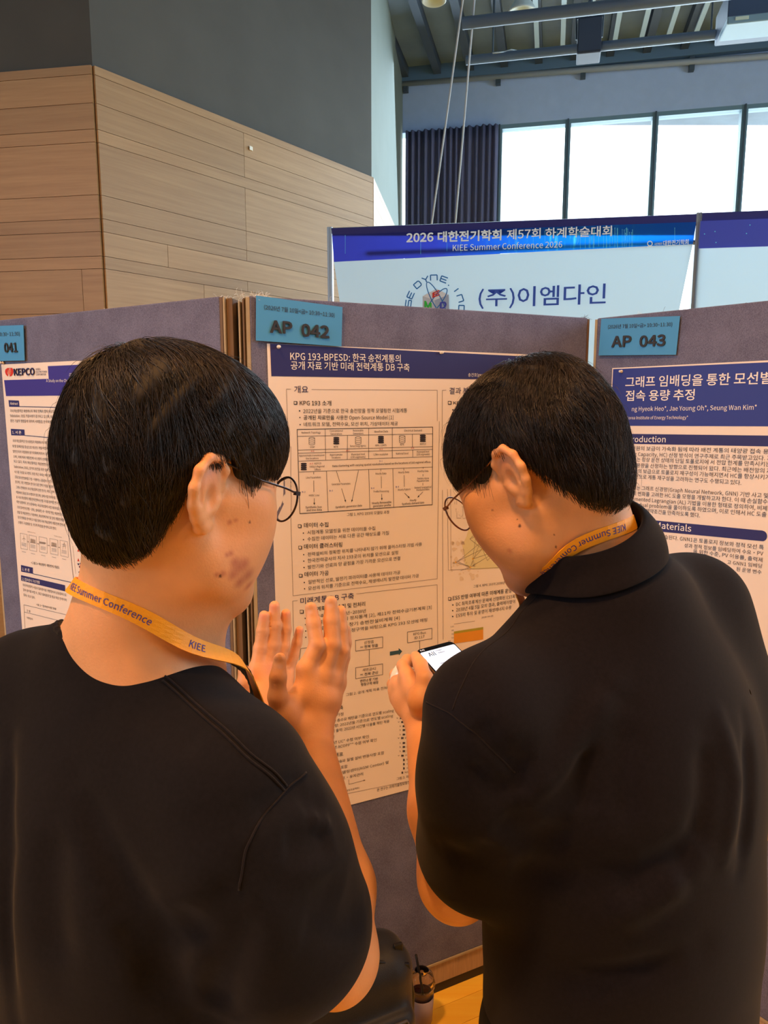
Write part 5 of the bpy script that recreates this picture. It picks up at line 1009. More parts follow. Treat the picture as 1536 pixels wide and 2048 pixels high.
def foot(F, ft, tf, k=.02):
    ft = V3(ft); F.add(Cone(ft + V3(0, 0, .055), ft + tf * .15 + V3(0, 0, .035), .045, .036), k); F.add(Cone(ft + V3(0, 0, .04) - tf * .03, ft + tf * .06 + V3(0, 0, .04), .038, .04), k)

LH_yaw = 46
ear = PX(428, 992, .65); hL = Frame3((0, 0, 0), LH_yaw, 11, 0); hL.c = ear - hL.r * .080
tf = V3(math.sin(math.radians(27)), math.cos(math.radians(27)), 0); tr = V3(math.cos(math.radians(27)), -math.sin(math.radians(27)), 0); tz = V3(0, 0, 1); TM = np.stack([tr, tf, tz])
N0 = PX(268, 1262, .705); RS = PX(474, 1566, .63); LS = N0 - tr * .165 - tz * .102 + tf * .0
RE = PX(675, 1906, .69); RW = PX(626, 1478, .93); LE = np.array([-.36, .92, 1.19], f32); LW = PX(556, 1462, 1.03)
PEL = np.array([N0[0] - .02, N0[1] + .02, .95], f32)
CH = N0 - tz * .22 + tf * .02
feetL = [PEL - tr * .13 + tf * .05 - tz * .95, PEL + tr * .12 - tz * .95]
for f_ in feetL: f_[2] = 0.0
# hands, image points turned into joints
RJ = [[PX(612, 1338, .945), PX(634, 1291, .955), PX(627, 1247, .965), PX(622, 1216, .97)], [PX(645, 1352, .955), PX(664, 1289, .968), PX(662, 1240, .978), PX(662, 1204, .983)], [PX(666, 1358, .968), PX(684, 1301, .98), PX(681, 1256, .988), PX(681, 1222, .992)], [PX(676, 1366, .985), PX(687, 1314, .997), PX(691, 1285, 1.0), PX(692, 1260, 1.003)]]
RT = [PX(566, 1428, .915), PX(555, 1393, .905), PX(556, 1355, .905), PX(560, 1318, .91)]
LJ = [[PX(513, 1340, 1.065), PX(520, 1297, 1.075), PX(525, 1262, 1.08), PX(528, 1231, 1.082)], [PX(533, 1338, 1.075), PX(546, 1290, 1.085), PX(550, 1250, 1.09), PX(549, 1212, 1.092)], [PX(553, 1342, 1.085), PX(567, 1292, 1.098), PX(571, 1258, 1.103), PX(572, 1227, 1.105)], [PX(574, 1350, 1.10), PX(587, 1311, 1.115), PX(594, 1285, 1.12), PX(599, 1260, 1.122)]]
LT = [PX(532, 1420, 1.035), PX(502, 1392, 1.03), PX(490, 1365, 1.03), PX(487, 1340, 1.035)]
B = Field(); add_head(B, hL)
nape = hL(0, -.045, -.03)
B.add(Cone(hL(0, -.025, .0), N0 - tz * .03 + tf * .01, .056, .063), .03); B.add(Cone(hL(0, .02, -.06), N0 + tf * .06 - tz * .04, .042, .05), .03)
B.add(Cone(hL(.03, .0, -.05), N0 + tr * .02 + tf * .05 - tz * .05, .02, .022), .03); B.add(Cone(hL(-.03, .0, -.05), N0 - tr * .02 + tf * .05 - tz * .05, .02, .022), .03)
for s, S in ((-1, LS), (1, RS)):
    B.add(Cone(N0 + (tr * .03 - tz * .06 if s > 0 else -tr * .02 + tz * .004), S - tr * s * .03 + tz * (.0 if s > 0 else .022), .036, .036), .05)      # trapezius
    B.add(Ell(S, (.054, .054, .054)), .05)
B.add(Ell(CH, (.16, .105, .165), TM), .05); B.add(Ell(PEL + tz * .12, (.15, .105, .22), TM), .08); B.add(Ell(PEL, (.155, .108, .12), TM), .06)
B.add(Cone(RS, RE, .050, .039), .03); RMID = RE * .74 + RW * .26 + V3(.006, 0, -.002); B.add(Cone(RE, RMID, .039, .0425), .02); B.add(Cone(RMID, RW, .0425, .0255), .02); B.add(Ell(RE - tf * .01 - tz * .012, (.03, .03, .03)), .03)
B.add(Cone(LS, LE, .052, .041), .03); B.add(Cone(LE, LE * .62 + LW * .38, .040, .041), .02); B.add(Cone(LE * .62 + LW * .38, LW, .041, .0255), .02)
add_hand(B, RJ, RT, RW, .0108); add_hand(B, LJ, LT, LW, .0101)
B.add(Ell(RT[3] + V3(-.001, -.0068, .004), (.0056, .0028, .0068)), .002)
for f_ in RJ[:2]: B.add(Ell(f_[3] + V3(-.001, -.0062, .003), (.0048, .0026, .006)), .002)
legs(B, PEL, tr, tf, .082, feetL)
for f_ in feetL: foot(B, f_, tf)
# creases of the raised hands: knuckle folds and palm lines
cr = []
def across(c, d, w): return [c - d * w, c, c + d * w]
hx = (RJ[3][0] - RJ[0][0]); hx = hx / np.linalg.norm(hx)
for f_ in RJ:
    for q in (f_[1], f_[2]):
        o = q - V3(0, 1, 0) * .0085
        for e_ in (-.0028, 0, .0026): cr.append((across(o + tz * e_, V3(1, .2, 0) * 1.0, .006), .0009, .0009))
for q in (RT[2],):
    for e_ in (-.004, -.0012, .0018, .0045): cr.append((across(q - V3(0, 1, 0) * .0105 + tz * e_, V3(1, .1, 0), .0065), .001, .001))
for f_ in LJ:
    for q in (f_[1], f_[2], f_[0] * .6 + f_[1] * .4): cr.append((across(q - V3(0, 1, 0) * .009, V3(1, 0, .05), .008), .001, .001))
pm = lambda x, y: PX(x, y, 1.062)
cr += [([pm(505, 1372), pm(522, 1374), pm(540, 1388), pm(548, 1410)], .0016, .0016), ([pm(512, 1362), pm(535, 1364), pm(560, 1360)], .0014, .0014), ([pm(530, 1400), pm(522, 1388), pm(512, 1380)], .0012, .0012)]
cr += [([PX(578, 1375, .925), PX(579, 1395, .92), PX(579, 1412, .92)], .0013, .0022), ([PX(598, 1476, .91), PX(625, 1483, .90), PX(650, 1480, .905)], .0013, .0014)]
B.warp(creases(cr))
paintL = head_paint(hL, SKIN, LIP, DARK, WHITE)
acne = srgb(184, 112, 86); mole = srgb(88, 52, 38)
for (x, y, r, c) in [(460, 1045, .0045, acne), (472, 1041, .0035, acne), (462, 1107, .005, acne), (454, 1110, .004, acne), (434, 1150, .0045, acne), (478, 1135, .014, acne), (490, 1128, .010, acne), (497, 1150, .012, acne), (466, 1150, .010, acne), (480, 1165, .011, acne), (470, 1125, .008, acne), (498, 1172, .010, acne), (446, 1148, .006, acne), (500, 1044, .0017, mole), (441, 1152, .002, mole)]:
    q = B.hit(x, y)
    if q is not None: paintL.append((q, r, c, -.2 if r > .003 else .5))
for f_ in LJ: paintL += [(f_[3] - V3(0, .006, 0), .013, srgb(226, 140, 118), -.5)]
paintL += [(PX(530, 1400, 1.06), .036, srgb(226, 124, 100), -.4), (PX(552, 1420, 1.05), .03, srgb(224, 120, 98), -.4), (PX(540, 1345, 1.07), .03, srgb(216, 136, 112), -.4)]
for f_ in RJ[:3]: paintL.append((f_[1] - V3(0, .008, -.002), .008, srgb(178, 112, 84), -.3))
paintL += [(RT[2] - V3(0, .009, 0), .009, srgb(170, 108, 84), -.3), (RT[3] - V3(-.001, .0085, .007), .0062, srgb(214, 168, 146), .3), (RJ[0][3] - V3(0, .008, .003), .0052, srgb(228, 176, 148), .3), (RJ[1][3] - V3(0, .008, .003), .0052, srgb(228, 176, 148), .3)]
pers1 = empty('person', (float(PEL[0]), float(PEL[1]), 0), label='person in black T-shirt and round glasses, both hands raised before the 042 poster', cat='person')
solid('body', B, (-.62, .35, -.01), (.12, 1.25, 1.83), .0017, skin_m, pers1, 2, paintL, SKIN)

# T-shirt
TS = Field()
for s, S in ((-1, LS), (1, RS)):
    TS.add(Cone(N0 + (tr * .035 - tz * .068 if s > 0 else -tr * .045 - tz * .022), S - tr * s * .01 - tz * .006, .045, .054), .06)
TS.add(Ell(CH - tz * .025, (.185, .125, .175), TM), .05); TS.add(Ell(PEL + tz * .20, (.185, .135, .30), TM), .10); TS.add(Ell(PEL + tz * .02, (.195, .145, .2), TM), .08)
sl0, sl1 = RS + tr * .0, PX(566, 1842, .635)
TS.add(Cone(sl0, PX(520, 1715, .62), .063, .078), .05); TS.add(Cone(PX(520, 1715, .62), sl1, .078, .087), .03)
TS.add(Cone(LS, LE * .75 + LS * .25, .072, .082), .05)
hemn = (sl1 - PX(540, 1640, .62)); hemn = hemn / np.linalg.norm(hemn); hemc = PX(690, 1935, .65)
TS.cut(Half(hemc + hemn * .002, hemn * .9 + V3(-.12, -.1, 0) * .6), .006) if False else None
lh = (LE - LS); TSn = lh / np.linalg.norm(lh)
TS.cut(Half(PEL - tz * .06, (0, 0, -1)), .01)
# neckline: a tilted round opening
nc = N0 + tf * .066 - tr * .028 + tz * .0; naxis = tz * .88 - tf * .36 + tr * .16; naxis = naxis / np.linalg.norm(naxis)
TB = Field(); TB.ops = list(TS.ops)
TS.sub(Cone(nc - naxis * .05, nc + naxis * .35, .095, .140), .006)
P_ = lambda x, y, Y=.6: PX(x, y, Y)
def onf(F, x, y):
    q = F.hit(x, y); return q if q is not None else PX(x, y, .6)
fold = []
for pts, w, d in [([(150, 1560), (210, 1700), (300, 1850), (360, 2040)], .016, .006), ([(230, 1830), (300, 1930), (380, 2040)], .012, .006), ([(20, 1480), (14, 1700), (30, 2040)], .010, .005), ([(400, 1830), (330, 1900), (300, 2040)], .02, .006), ([(480, 1760), (430, 1840), (350, 1900)], .018, .007), ([(520, 1780), (440, 1960), (420, 2040)], .02, .008),
                  ([(652, 1622), (635, 1606), (600, 1612)], .011, .004), ([(665, 1655), (648, 1648), (620, 1632)], .010, -.004), ([(560, 1700), (620, 1690), (672, 1665)], .016, .007), ([(520, 1760), (600, 1800), (700, 1790)], .02, .006), ([(500, 1640), (560, 1600), (620, 1560)], .012, .004), ([(110, 1640), (100, 1800), (120, 1960)], .02, .005), ([(250, 1400), (330, 1440), (420, 1500)], .02, .003), ([(600, 1860), (660, 1850), (740, 1830)], .018, .004)]:
    fold.append(([onf(TS, *p) for p in pts], w, d))
# stitched seams: shoulder seam and armhole
seam = [(([onf(TS, *p) for p in [(255, 1300), (290, 1322), (350, 1370), (420, 1432), (500, 1510), (574, 1572)]]), .0018, .0016), (([onf(TS, *p) for p in [(612, 1545), (575, 1575), (520, 1640), (490, 1700), (478, 1780)]]), .0022, .002)]
TS.warp(creases(fold, 1.7))
# sleeve openings

shirt = solid('t_shirt', TS, (-.66, .33, .80), (.16, 1.2, 1.60), .0032, black_cotton, pers1, 3)
seam_m = fabric_mat('seam_thread', srgb(28, 23, 25), .9, .05)
def seams(F, lines, name, par, r=.0011, off=.0004, m=None):
    for pts in lines:
        q = np.array([onf(F, *p) for p in pts], f32); k = np.linspace(0, len(q) - 1, 40); q = np.stack([np.interp(k, np.arange(len(q)), q[:, i]) for i in range(3)], 1)
        for _ in range(3): q[1:-1] = q[1:-1] * .5 + (q[:-2] + q[2:]) * .25
        o = MB().tube(F.project(q.astype(f32), off, 5), r, 6).build(name, m or seam_m, smooth=True); o.parent = par; o.matrix_parent_inverse = par.parent.matrix_world.inverted() if False else par.matrix_world.inverted()
bpy.context.view_layer.update()
sl = [(330, 1352), (345, 1364), (365, 1382), (420, 1432), (500, 1510), (574, 1572)]
seams(TS, [sl, [(x - 5, y + 9) for x, y in sl], [(612, 1545), (575, 1575), (520, 1640), (490, 1700), (478, 1780)]], 'seam', shirt)
# ribbed collar band of the T-shirt
rib = Field(); 
def ring_pts(c, ax, r, n=48):
    a = np.cross(ax, V3(0, 1, 0)); a /= np.linalg.norm(a); b_ = np.cross(ax, a); return [c + (a * math.cos(2 * math.pi * k / n) + b_ * math.sin(2 * math.pi * k / n)) * r for k in range(n)]
hs = np.linspace(-.14, .05, 96); rp = []
for k in range(48):                                  # the rim: where the opening leaves the cloth
    line = np.array([ring_pts(nc + naxis * h_, naxis, .0965 + .045 * (h_ + .05) / .40)[k] for h_ in hs], f32); dd = TB.d(line); ins = np.flatnonzero(dd < -.001); rp.append(line[ins[-1]] if len(ins) else line[int(np.argmin(dd))])
rp = np.array(rp, f32)
for _ in range(4): rp = rp * .5 + (np.roll(rp, 1, 0) + np.roll(rp, -1, 0)) * .25
for k in range(48): rib.add(Cone(rp[k] + naxis * .001, rp[(k + 1) % 48] + naxis * .001, .0036, .0036), .002); rib.add(Cone(rp[k] - naxis * .006, rp[(k + 1) % 48] - naxis * .006, .004, .004), .004)
solid('collar_band', rib, rp.min(0) - .02, rp.max(0) + .02, .0022, black_cotton, None, 2).parent = shirt
TR = Field(); legs(TR, PEL, tr, tf, .105, feetL, .06); TR.add(Ell(PEL - tz * .01, (.168, .125, .15), TM), .06); TR.cut(Half(V3(0, 0, .06), (0, 0, -1)), .006); TR.cut(Half(PEL + tz * .08, (0, 0, 1)), .006)
solid('trousers', TR, (-.62, .4, .0), (.12, 1.1, 1.1), .006, trouser_m, pers1)
for f_ in feetL:
    SH = Field(); f2 = V3(f_); SH.add(Cone(f2 + V3(0, 0, .062), f2 + tf * .16 + V3(0, 0, .042), .054, .043), .02); SH.add(Cone(f2 + V3(0, 0, .045) - tf * .035, f2 + tf * .06 + V3(0, 0, .045), .047, .047), .02); SH.cut(Half(V3(0, 0, 0), (0, 0, -1)), .006); SH.cut(Half(V3(0, 0, .10), (0, 0, 1)), .004)
    solid('shoe', SH, f2 - .2, f2 + V3(.3, .35, .2), .004, shoe_m, pers1)

# hair
HV = Field(); E_ = lambda c, r, k=.03: HV.add(Ell(hL(*c), r, hL.M), k)
E_((0, -.008, .047), (.087, .096, .085)); E_((0, -.050, .022), (.079, .052, .060)); E_((0, -.046, -.030), (.062, .036, .050)); E_((0, .054, .054), (.073, .050, .055)); E_((.01, -.01, .080), (.068, .085, .05))
for s in (-1, 1): E_((s * .0665, .034, .002), (.009, .013, .034), .012)
def hairlineL(q):
    y = q[:, 1]; z = np.interp(y, [-.14, -.075, -.055, -.035, -.022, .006, .020, .030, .046, .058, .075, .13], [-.080, -.078, -.066, -.036, .010, .042, .030, -.020, -.018, .028, .026, .030]); return z.astype(f32)
HV.cut(Fn(lambda p: ((lambda q: (hairlineL(q) - q[:, 2]) * .7)(hL.local(p))).astype(f32)), .012)
HU = Field(); HU.ops = [o for o in HV.ops if o[0] == '+']
HC = Field(); HC.ops = list(HV.ops)
def fluffL(p):
    q = hL.local(p); return (.0024 * np.sin(q[:, 0] * 150 + q[:, 2] * 60 + 2 * np.sin(q[:, 1] * 60)) + .0022 * np.sin(q[:, 1] * 190 - q[:, 2] * 130 + 2 * np.sin(q[:, 0] * 70))).astype(f32)
HC.warp(fluffL)
vs, F = meshed(HC, hL.c - .22, hL.c + .24, .0032); vs = relax(vs, F, 1)
whL = (-.012, -.055, .13)
notburn = lambda q: ~((q[:, 2] < .034) & (q[:, 1] > .012) & (np.abs(q[:, 0]) > .045)); burn = lambda q: ~notburn(q)
P4 = groom(hL, HU, hairlineL, whL, 700, 6, (.005, .012), (.0005, .002), 0, 4, rootmask=burn)
P1 = groom(hL, HU, hairlineL, whL, 15000, 3, (.035, .075), (.0005, .006), .25, 9, rootmask=notburn)
P2 = groom(hL, HU, hairlineL, whL, 7500, 4, (.012, .030), (.001, .005), 0, 6, rootmask=lambda q: (q[:, 2] < .03) & (q[:, 1] < .0))
P3 = groom(hL, HU, hairlineL, whL, 160, 5, (.02, .04), (.006, .011), .2, 8)
def hair_object(name, vs, F, Ps, rads, root, lab=None):
    V, FF = [vs], [F]; n = len(vs); ncap = len(F)
    for P, r in zip(Ps, rads):
        g = np.random.default_rng(len(P)); v2, f2 = hair_tubes('h', P, g.uniform(.6, 1.2, len(P)).astype(f32) * r, None, None); V.append(v2); FF.append(f2 + n); n += len(v2)
    me = np_mesh(name, np.concatenate(V), np.concatenate(FF)); me.materials.append(hair_m); me.materials.append(scalp_m); mi = np.zeros(len(me.polygons), np.int32); mi[:ncap] = 1; me.polygons.foreach_set('material_index', mi); o = link(name, me, None, None, True); keep(o, root); return o
hair_object('hair', vs, F, [P1, P2, P3, P4], [.00042, .00038, .00026, .00035], pers1)

# eyeglasses
gold = mat('dark_metal_frame', srgb(70, 60, 62), .3, .9); gold2 = mat('bronze_metal_frame', srgb(150, 110, 90), .3, .9); lens_m = mat('spectacle_lens', (1, 1, 1), 0.0, trans=1.0, ior=1.12, spec=.4); tip_m = mat('black_temple_tip', srgb(20, 20, 22), .4)
def glasses(h, m, label, zc=.004, yf=.112, sx=.036, rx=.0255, rz=.0235):
    root = empty('eyeglasses', h(0, yf, zc), label=label, cat='glasses', group='round spectacles')
    for s in (-1, 1):
        ring = []; 
        for k in range(41):
            a = 2 * math.pi * k / 40; x = rx * math.cos(a) * (abs(math.cos(a)) ** .05); ring.append(h(s * (sx + x), yf - .10 * (x + .01) * (1 if x > -.01 else 0) - .12 * rz * math.sin(a) * -.5, zc + rz * math.sin(a)))
        keep(MB().tube(ring[:-1] + [ring[0]], .0011, 8, cap=False).build('rim', m, smooth=True), root)
        b = MB(); c = sum(ring[:-1]) / 40; n_ = len(ring) - 1; th = h.f * .0009
        b.add([c + th] + [p + th for p in ring[:-1]] + [c - th] + [p - th for p in ring[:-1]], [(0, 1 + k, 1 + (k + 1) % n_) for k in range(n_)] + [(n_ + 1, n_ + 2 + (k + 1) % n_, n_ + 2 + k) for k in range(n_)] + [(1 + k, n_ + 2 + k, n_ + 2 + (k + 1) % n_, 1 + (k + 1) % n_) for k in range(n_)])
        keep(b.build('lens', lens_m, smooth=False), root)
        hg = h(s * (sx + rx + .004), yf - .008, zc + .008); t = [h(s * (sx + rx - .001), yf - .003, zc + .007), hg, h(s * .0735, yf - .03, zc + .012), h(s * .0785, .05, .020), h(s * .0795, .012, .030), h(s * .0785, -.006, .034)]
        keep(MB().tube(t, .0011, 8).build('temple', m, smooth=True), root); keep(MB().tube([h(s * .0785, -.004, .034), h(s * .0775, -.020, .030), h(s * .0745, -.034, .012), h(s * .073, -.040, -.002)], [.0015, .002, .002, .0017], 8).build('temple_tip', tip_m, smooth=True), root)
        keep(MB().obox(hg, h.r * .0022, h.f * .0028, h.u * .002).build('hinge', m), root); keep(MB().tube([h(s * .012, yf - .004, zc - .008), h(s * .011, yf - .014, zc - .012)], .0024, 6).build('nose_pad', lens_m, smooth=True), root)
    keep(MB().tube([h(-.0112, yf - .002, zc + .004), h(-.005, yf + .002, zc + .008), h(.005, yf + .002, zc + .008), h(.0112, yf - .002, zc + .004)], .0011, 8).build('bridge', m, smooth=True), root); return root
glasses(hL, gold, 'dark-framed round glasses worn by the man with raised hands')

# lanyard
lan_m = mat('orange_ribbon', srgb(255, 172, 40), .45, noise=.04, nscale=300, bump=.15, bscale=1500); lan_ink = mat('violet_ribbon_ink', srgb(70, 66, 150), .6)
def ribbon(fields, pts, width, name, label, texts, up_sign=1, off=.0022, ref=None, flipn=False):
    """a thin band laid on the first field through 3D points"""
    U = Field(); U.ops = [o for f_ in fields for o in f_.ops if o[0] == '+']
    p = np.array(pts, f32); d = np.r_[0, np.cumsum(np.linalg.norm(np.diff(p, axis=0), axis=1))]; N = 90; s = np.linspace(0, d[-1], N)
    def cr_(i): 
        q = np.stack([np.interp(s, d, p[:, j]) for j in range(3)], 1); return q
    q = cr_(0)
    for _ in range(8): q[1:-1] = q[1:-1] * .5 + (q[:-2] + q[2:]) * .25
    q = q.astype(f32); q = U.project(q, off, 6)
    for _ in range(3): q[1:-1] = q[1:-1] * .5 + (q[:-2] + q[2:]) * .25
    nr = U.grad(q); 
    for _ in range(4): nr[1:-1] = nr[1:-1] * .5 + (nr[:-2] + nr[2:]) * .25
    nr /= np.linalg.norm(nr, axis=1, keepdims=True); t = np.gradient(q, axis=0); t /= np.linalg.norm(t, axis=1, keepdims=True); w = np.cross(nr, t); w /= np.linalg.norm(w, axis=1, keepdims=True); nr = np.cross(t, w)
    ln = np.r_[0, np.cumsum(np.linalg.norm(np.diff(q, axis=0), axis=1))]
    b = MB(); vs = []; cs = [(-1, 1), (-.5, 1.15), (0, 1.2), (.5, 1.15), (1, 1), (1, -1), (-1, -1)]; K = len(cs)
    for i in range(N):
        for a, c in cs: vs.append(q[i] + w[i] * (a * width / 2) + nr[i] * (c * .0006))
    fs = [(i * K + k, i * K + (k + 1) % K, (i + 1) * K + (k + 1) % K, (i + 1) * K + k) for i in range(N - 1) for k in range(K)]
    fs += [tuple(range(K)), tuple(reversed(range((N - 1) * K, N * K)))]
    b.add(vs, fs); o = b.build(name, lan_m); c = Vector(q.mean(0).tolist()); o.data.transform(Matrix.Translation(-c)); o.location = c; props(o, label, 'lanyard', 'orange conference lanyards')
    tq = [(text_mesh(s_, .8), s0, h, dirn) for (s_, s0, h, dirn) in texts]; bpy.context.view_layer.update(); dg = bpy.context.evaluated_depsgraph_get(); tb = MB()
    for to, s0, h, dirn in tq:
        me = to.evaluated_get(dg).to_mesh(); bm = bmesh.new(); bm.from_mesh(me); bmesh.ops.triangulate(bm, faces=bm.faces); bmesh.ops.subdivide_edges(bm, edges=[e for e in bm.edges if e.calc_length() > .5], cuts=1); out = []
        for v in bm.verts:
            sx = s0 + dirn * v.co.x * h; yy = dirn * (v.co.y - .35) * h * up_sign
            i = np.interp(sx, ln, np.arange(N)); i0 = int(min(i, N - 2)); fr = i - i0; g = lambda A: A[i0] * (1 - fr) + A[i0 + 1] * fr
            out.append(g(q) + g(w) * yy + g(nr) * .0011)
        bm.verts.index_update(); tb.add(out, [tuple(v.index for v in f_.verts) for f_ in bm.faces]); bm.free(); to.to_mesh_clear()
    for to, *_ in tq: cdat = to.data; bpy.data.objects.remove(to); bpy.data.curves.remove(cdat)
    keep(tb.build('ribbon_lettering', lan_ink), o); return o
def hp(F, x, y): return F.hit(x, y)
lp = [hp(B, x, y) for x, y in [(172, 1176), (215, 1196), (250, 1208), (285, 1222), (320, 1247), (350, 1275), (372, 1300), (394, 1328)]]; lp = [p for p in lp if p is not None]
front = [PX(416, 1352, .70), PX(432, 1390, .74), CH + tf * .13 + tr * .05 + tz * .02, CH + tf * .135 + tr * .01 - tz * .15]
back = [N0 - tr * .062 - tf * .025 + tz * .045, N0 - tr * .075 + tf * .03 + tz * .02, N0 - tr * .07 + tf * .085 - tz * .05, CH + tf * .135 - tr * .04 + tz * .02, CH + tf * .135 + tr * .0 - tz * .15]
allp = list(reversed(back)) + lp + front
dl = np.r_[0, np.cumsum([np.linalg.norm(np.array(b_) - np.array(a_)) for a_, b_ in zip(allp[:-1], allp[1:])])]; sA = dl[len(back)]
ribbon([B, TS], allp, .0165, 'lanyard', 'orange lanyard on the bare neck of the man with raised hands', [('KIEE Summer Conference', sA - .022, .0096, 1), ('KIEE', dl[len(back) + len(lp) - 2] + .004, .0096, 1)])
# ------------------------------------------------------------------ the man with the phone
ear = PX(1018, 962, .81); hR = Frame3((0, 0, 0), -50, 30, 0); hR.c = ear + hR.r * .080
tf = V3(math.sin(math.radians(-27)), math.cos(math.radians(-27)), 0); tr = V3(math.cos(math.radians(-27)), -math.sin(math.radians(-27)), 0); TM = np.stack([tr, tf, tz])
N0 = PX(1190, 1080, .86); LS = PX(968, 1424, .745); RS = N0 + tr * .175 - tz * .108
LE = PX(908, 1754, .83); LW = PX(846, 1446, 1.05); RE = np.array([.52, .96, 1.16], f32); RW = PX(950, 1400, 1.08)
PEL = np.array([N0[0] + .05, N0[1] - .02, .95], f32); CH = N0 - tz * .25 + tf * .0
feetR = [PEL - tr * .12 - tz * .95, PEL + tr * .13 + tf * .04 - tz * .95]
for f_ in feetR: f_[2] = 0.0
# the phone
PC = PX(829, 1300, 1.12); pW = V3(.86, .51, .05); pL = V3(.5, -.8, -.33); pW /= np.linalg.norm(pW); pL = pL - pW * (pL @ pW); pL /= np.linalg.norm(pL); pN = np.cross(pW, pL) * -1
if pN[1] > 0: pN = -pN
ph = lambda u, v, n=0: PC + pW * u + pL * v + pN * n
# left hand: index and the other fingers wrapped behind the phone, thumb on its edge
HJ = [[PX(815, 1352, 1.085), PX(806, 1331, 1.105), PX(815, 1320, 1.125), PX(824, 1325, 1.135)], [PX(801, 1368, 1.10), PX(792, 1350, 1.135), PX(806, 1345, 1.155), PX(820, 1350, 1.15)], [PX(792, 1378, 1.11), PX(786, 1368, 1.14), PX(800, 1362, 1.16), PX(815, 1365, 1.155)], [PX(795, 1398, 1.105), PX(791, 1390, 1.135), PX(804, 1384, 1.15), PX(815, 1385, 1.145)]]
HT = [PX(842, 1400, 1.03), PX(850, 1358, 1.04), PX(841, 1330, 1.075), PX(831, 1313, 1.095)]
GJ = [[PX(947, 1345, 1.16), PX(947, 1330, 1.19), PX(937, 1325, 1.2), PX(927, 1327, 1.19)], [PX(954, 1355, 1.15), PX(957, 1345, 1.19), PX(942, 1340, 1.2), PX(932, 1342, 1.19)], [PX(959, 1366, 1.145), PX(962, 1358, 1.18), PX(950, 1353, 1.19), PX(939, 1355, 1.185)], [PX(962, 1378, 1.135), PX(966, 1372, 1.165), PX(954, 1368, 1.175), PX(944, 1368, 1.17)]]
GT = [PX(947, 1385, 1.09), PX(942, 1360, 1.085), PX(935, 1342, 1.09), PX(930, 1328, 1.10)]
B = Field(); add_head(B, hR)
B.add(Cone(hR(0, -.03, -.01), N0 - tz * .01 + tf * .01, .056, .060), .025); B.add(Cone(hR(0, .02, -.07), N0 + tf * .06 - tz * .03, .04, .045), .03)
B.add(Cone(hR(-.035, .0, -.05), N0 - tr * .025 + tf * .06 - tz * .04, .018, .02), .03)
for s, S in ((-1, LS), (1, RS)):
    B.add(Cone(N0 - tz * (.095 if s < 0 else .060) + tr * s * .02, S - tr * s * .03 - tz * .006, .030, .032), .04); B.add(Ell(S, (.048, .048, .048)), .04)
B.add(Ell(CH, (.165, .11, .165), TM), .05); B.add(Ell(PEL + tz * .12, (.155, .115, .22), TM), .08); B.add(Ell(PEL, (.15, .112, .12), TM), .06)
for S, E0, W0_ in ((LS, LE, LW), (RS, RE, RW)):
    mid = E0 * .62 + W0_ * .38 + tr * (.003 if S is LS else 0); B.add(Cone(S, E0, .048, .042), .03); B.add(Cone(E0, mid, .041, .044), .02); B.add(Cone(mid, W0_, .044, .027), .02); B.add(Ell(E0 - tf * .012 - tz * .012, (.031,) * 3), .03)
add_hand(B, HJ, HT, LW, .0098); add_hand(B, GJ, GT, RW, .0096)
legs(B, PEL, tr, tf, .082, feetR)
for f_ in feetR: foot(B, f_, tf)
cr = []
for q in (HT[2],):
    for e_ in (-.004, 0, .004): cr.append((across(q - V3(0, .0105, 0) + tz * e_, V3(1, .1, .3), .006), .001, .0009))
B.warp(creases(cr))
paintR = head_paint(hR, SKIN, LIP, DARK, WHITE)
for (x, y, r, c) in [(1039, 1052, .0026, mole), (1034, 1039, .0012, mole), (985, 1020, .0012, mole), (1108, 1069, .0014, mole), (1112, 1094, .0016, mole), (1019, 1102, .006, acne), (1108, 1138, .002, acne)]:
    q = B.hit(x, y)
    if q is not None: paintR.append((q, r, c, .45 if r < .005 else -.5))
paintR += [(HJ[1][1], .012, srgb(222, 140, 112), -.4), (HJ[0][1], .014, srgb(226, 140, 108), -.4), (HT[3], .014, srgb(228, 146, 118), -.4)]
pers2 = empty('person', (float(PEL[0]), float(PEL[1]), 0), label='person in black polo shirt and round glasses looking down at a smartphone', cat='person')
solid('body', B, (-.05, .45, -.01), (.75, 1.3, 1.83), .0017, skin_m, pers2, 2, paintR, SKIN)
# polo shirt
TS = Field()
for s, S in ((-1, LS), (1, RS)):
    TS.add(Cone(N0 - tz * (.102 if s < 0 else .060) + tr * s * .03, S - tr * s * .01 - tz * .004, .044, .056), .05)
TS.add(Ell(N0 - tf * .02 + tr * .018 - tz * .064, (.085, .075, .058), TM), .05)
TS.add(Ell(CH - tz * .01 + tr * .01, (.188, .13, .18), TM), .06); TS.add(Ell(PEL + tz * .24, (.178, .14, .28), TM), .09); TS.add(Ell(PEL + tz * .06, (.18, .14, .2), TM), .08)
sm, s1 = PX(972, 1560, .76), PX(968, 1683, .80)
TS.add(Cone(LS, sm, .060, .072), .05); TS.add(Cone(sm, s1, .072, .082), .03)
TS.add(Cone(RS, RE * .8 + RS * .2, .07, .082), .05)
TS.add(Ell(PEL - tz * .03, (.172, .145, .14), TM), .05); TS.cut(Half(PEL - tz * .07, (0, 0, -1)), .01)
nax = tz * .88 - tr * .38 - tf * .10; nax = nax / np.linalg.norm(nax); nc = N0 + tf * .012
TS.sub(Cone(nc - nax * .015, nc + nax * .3, .071, .15), .006)
fold = []
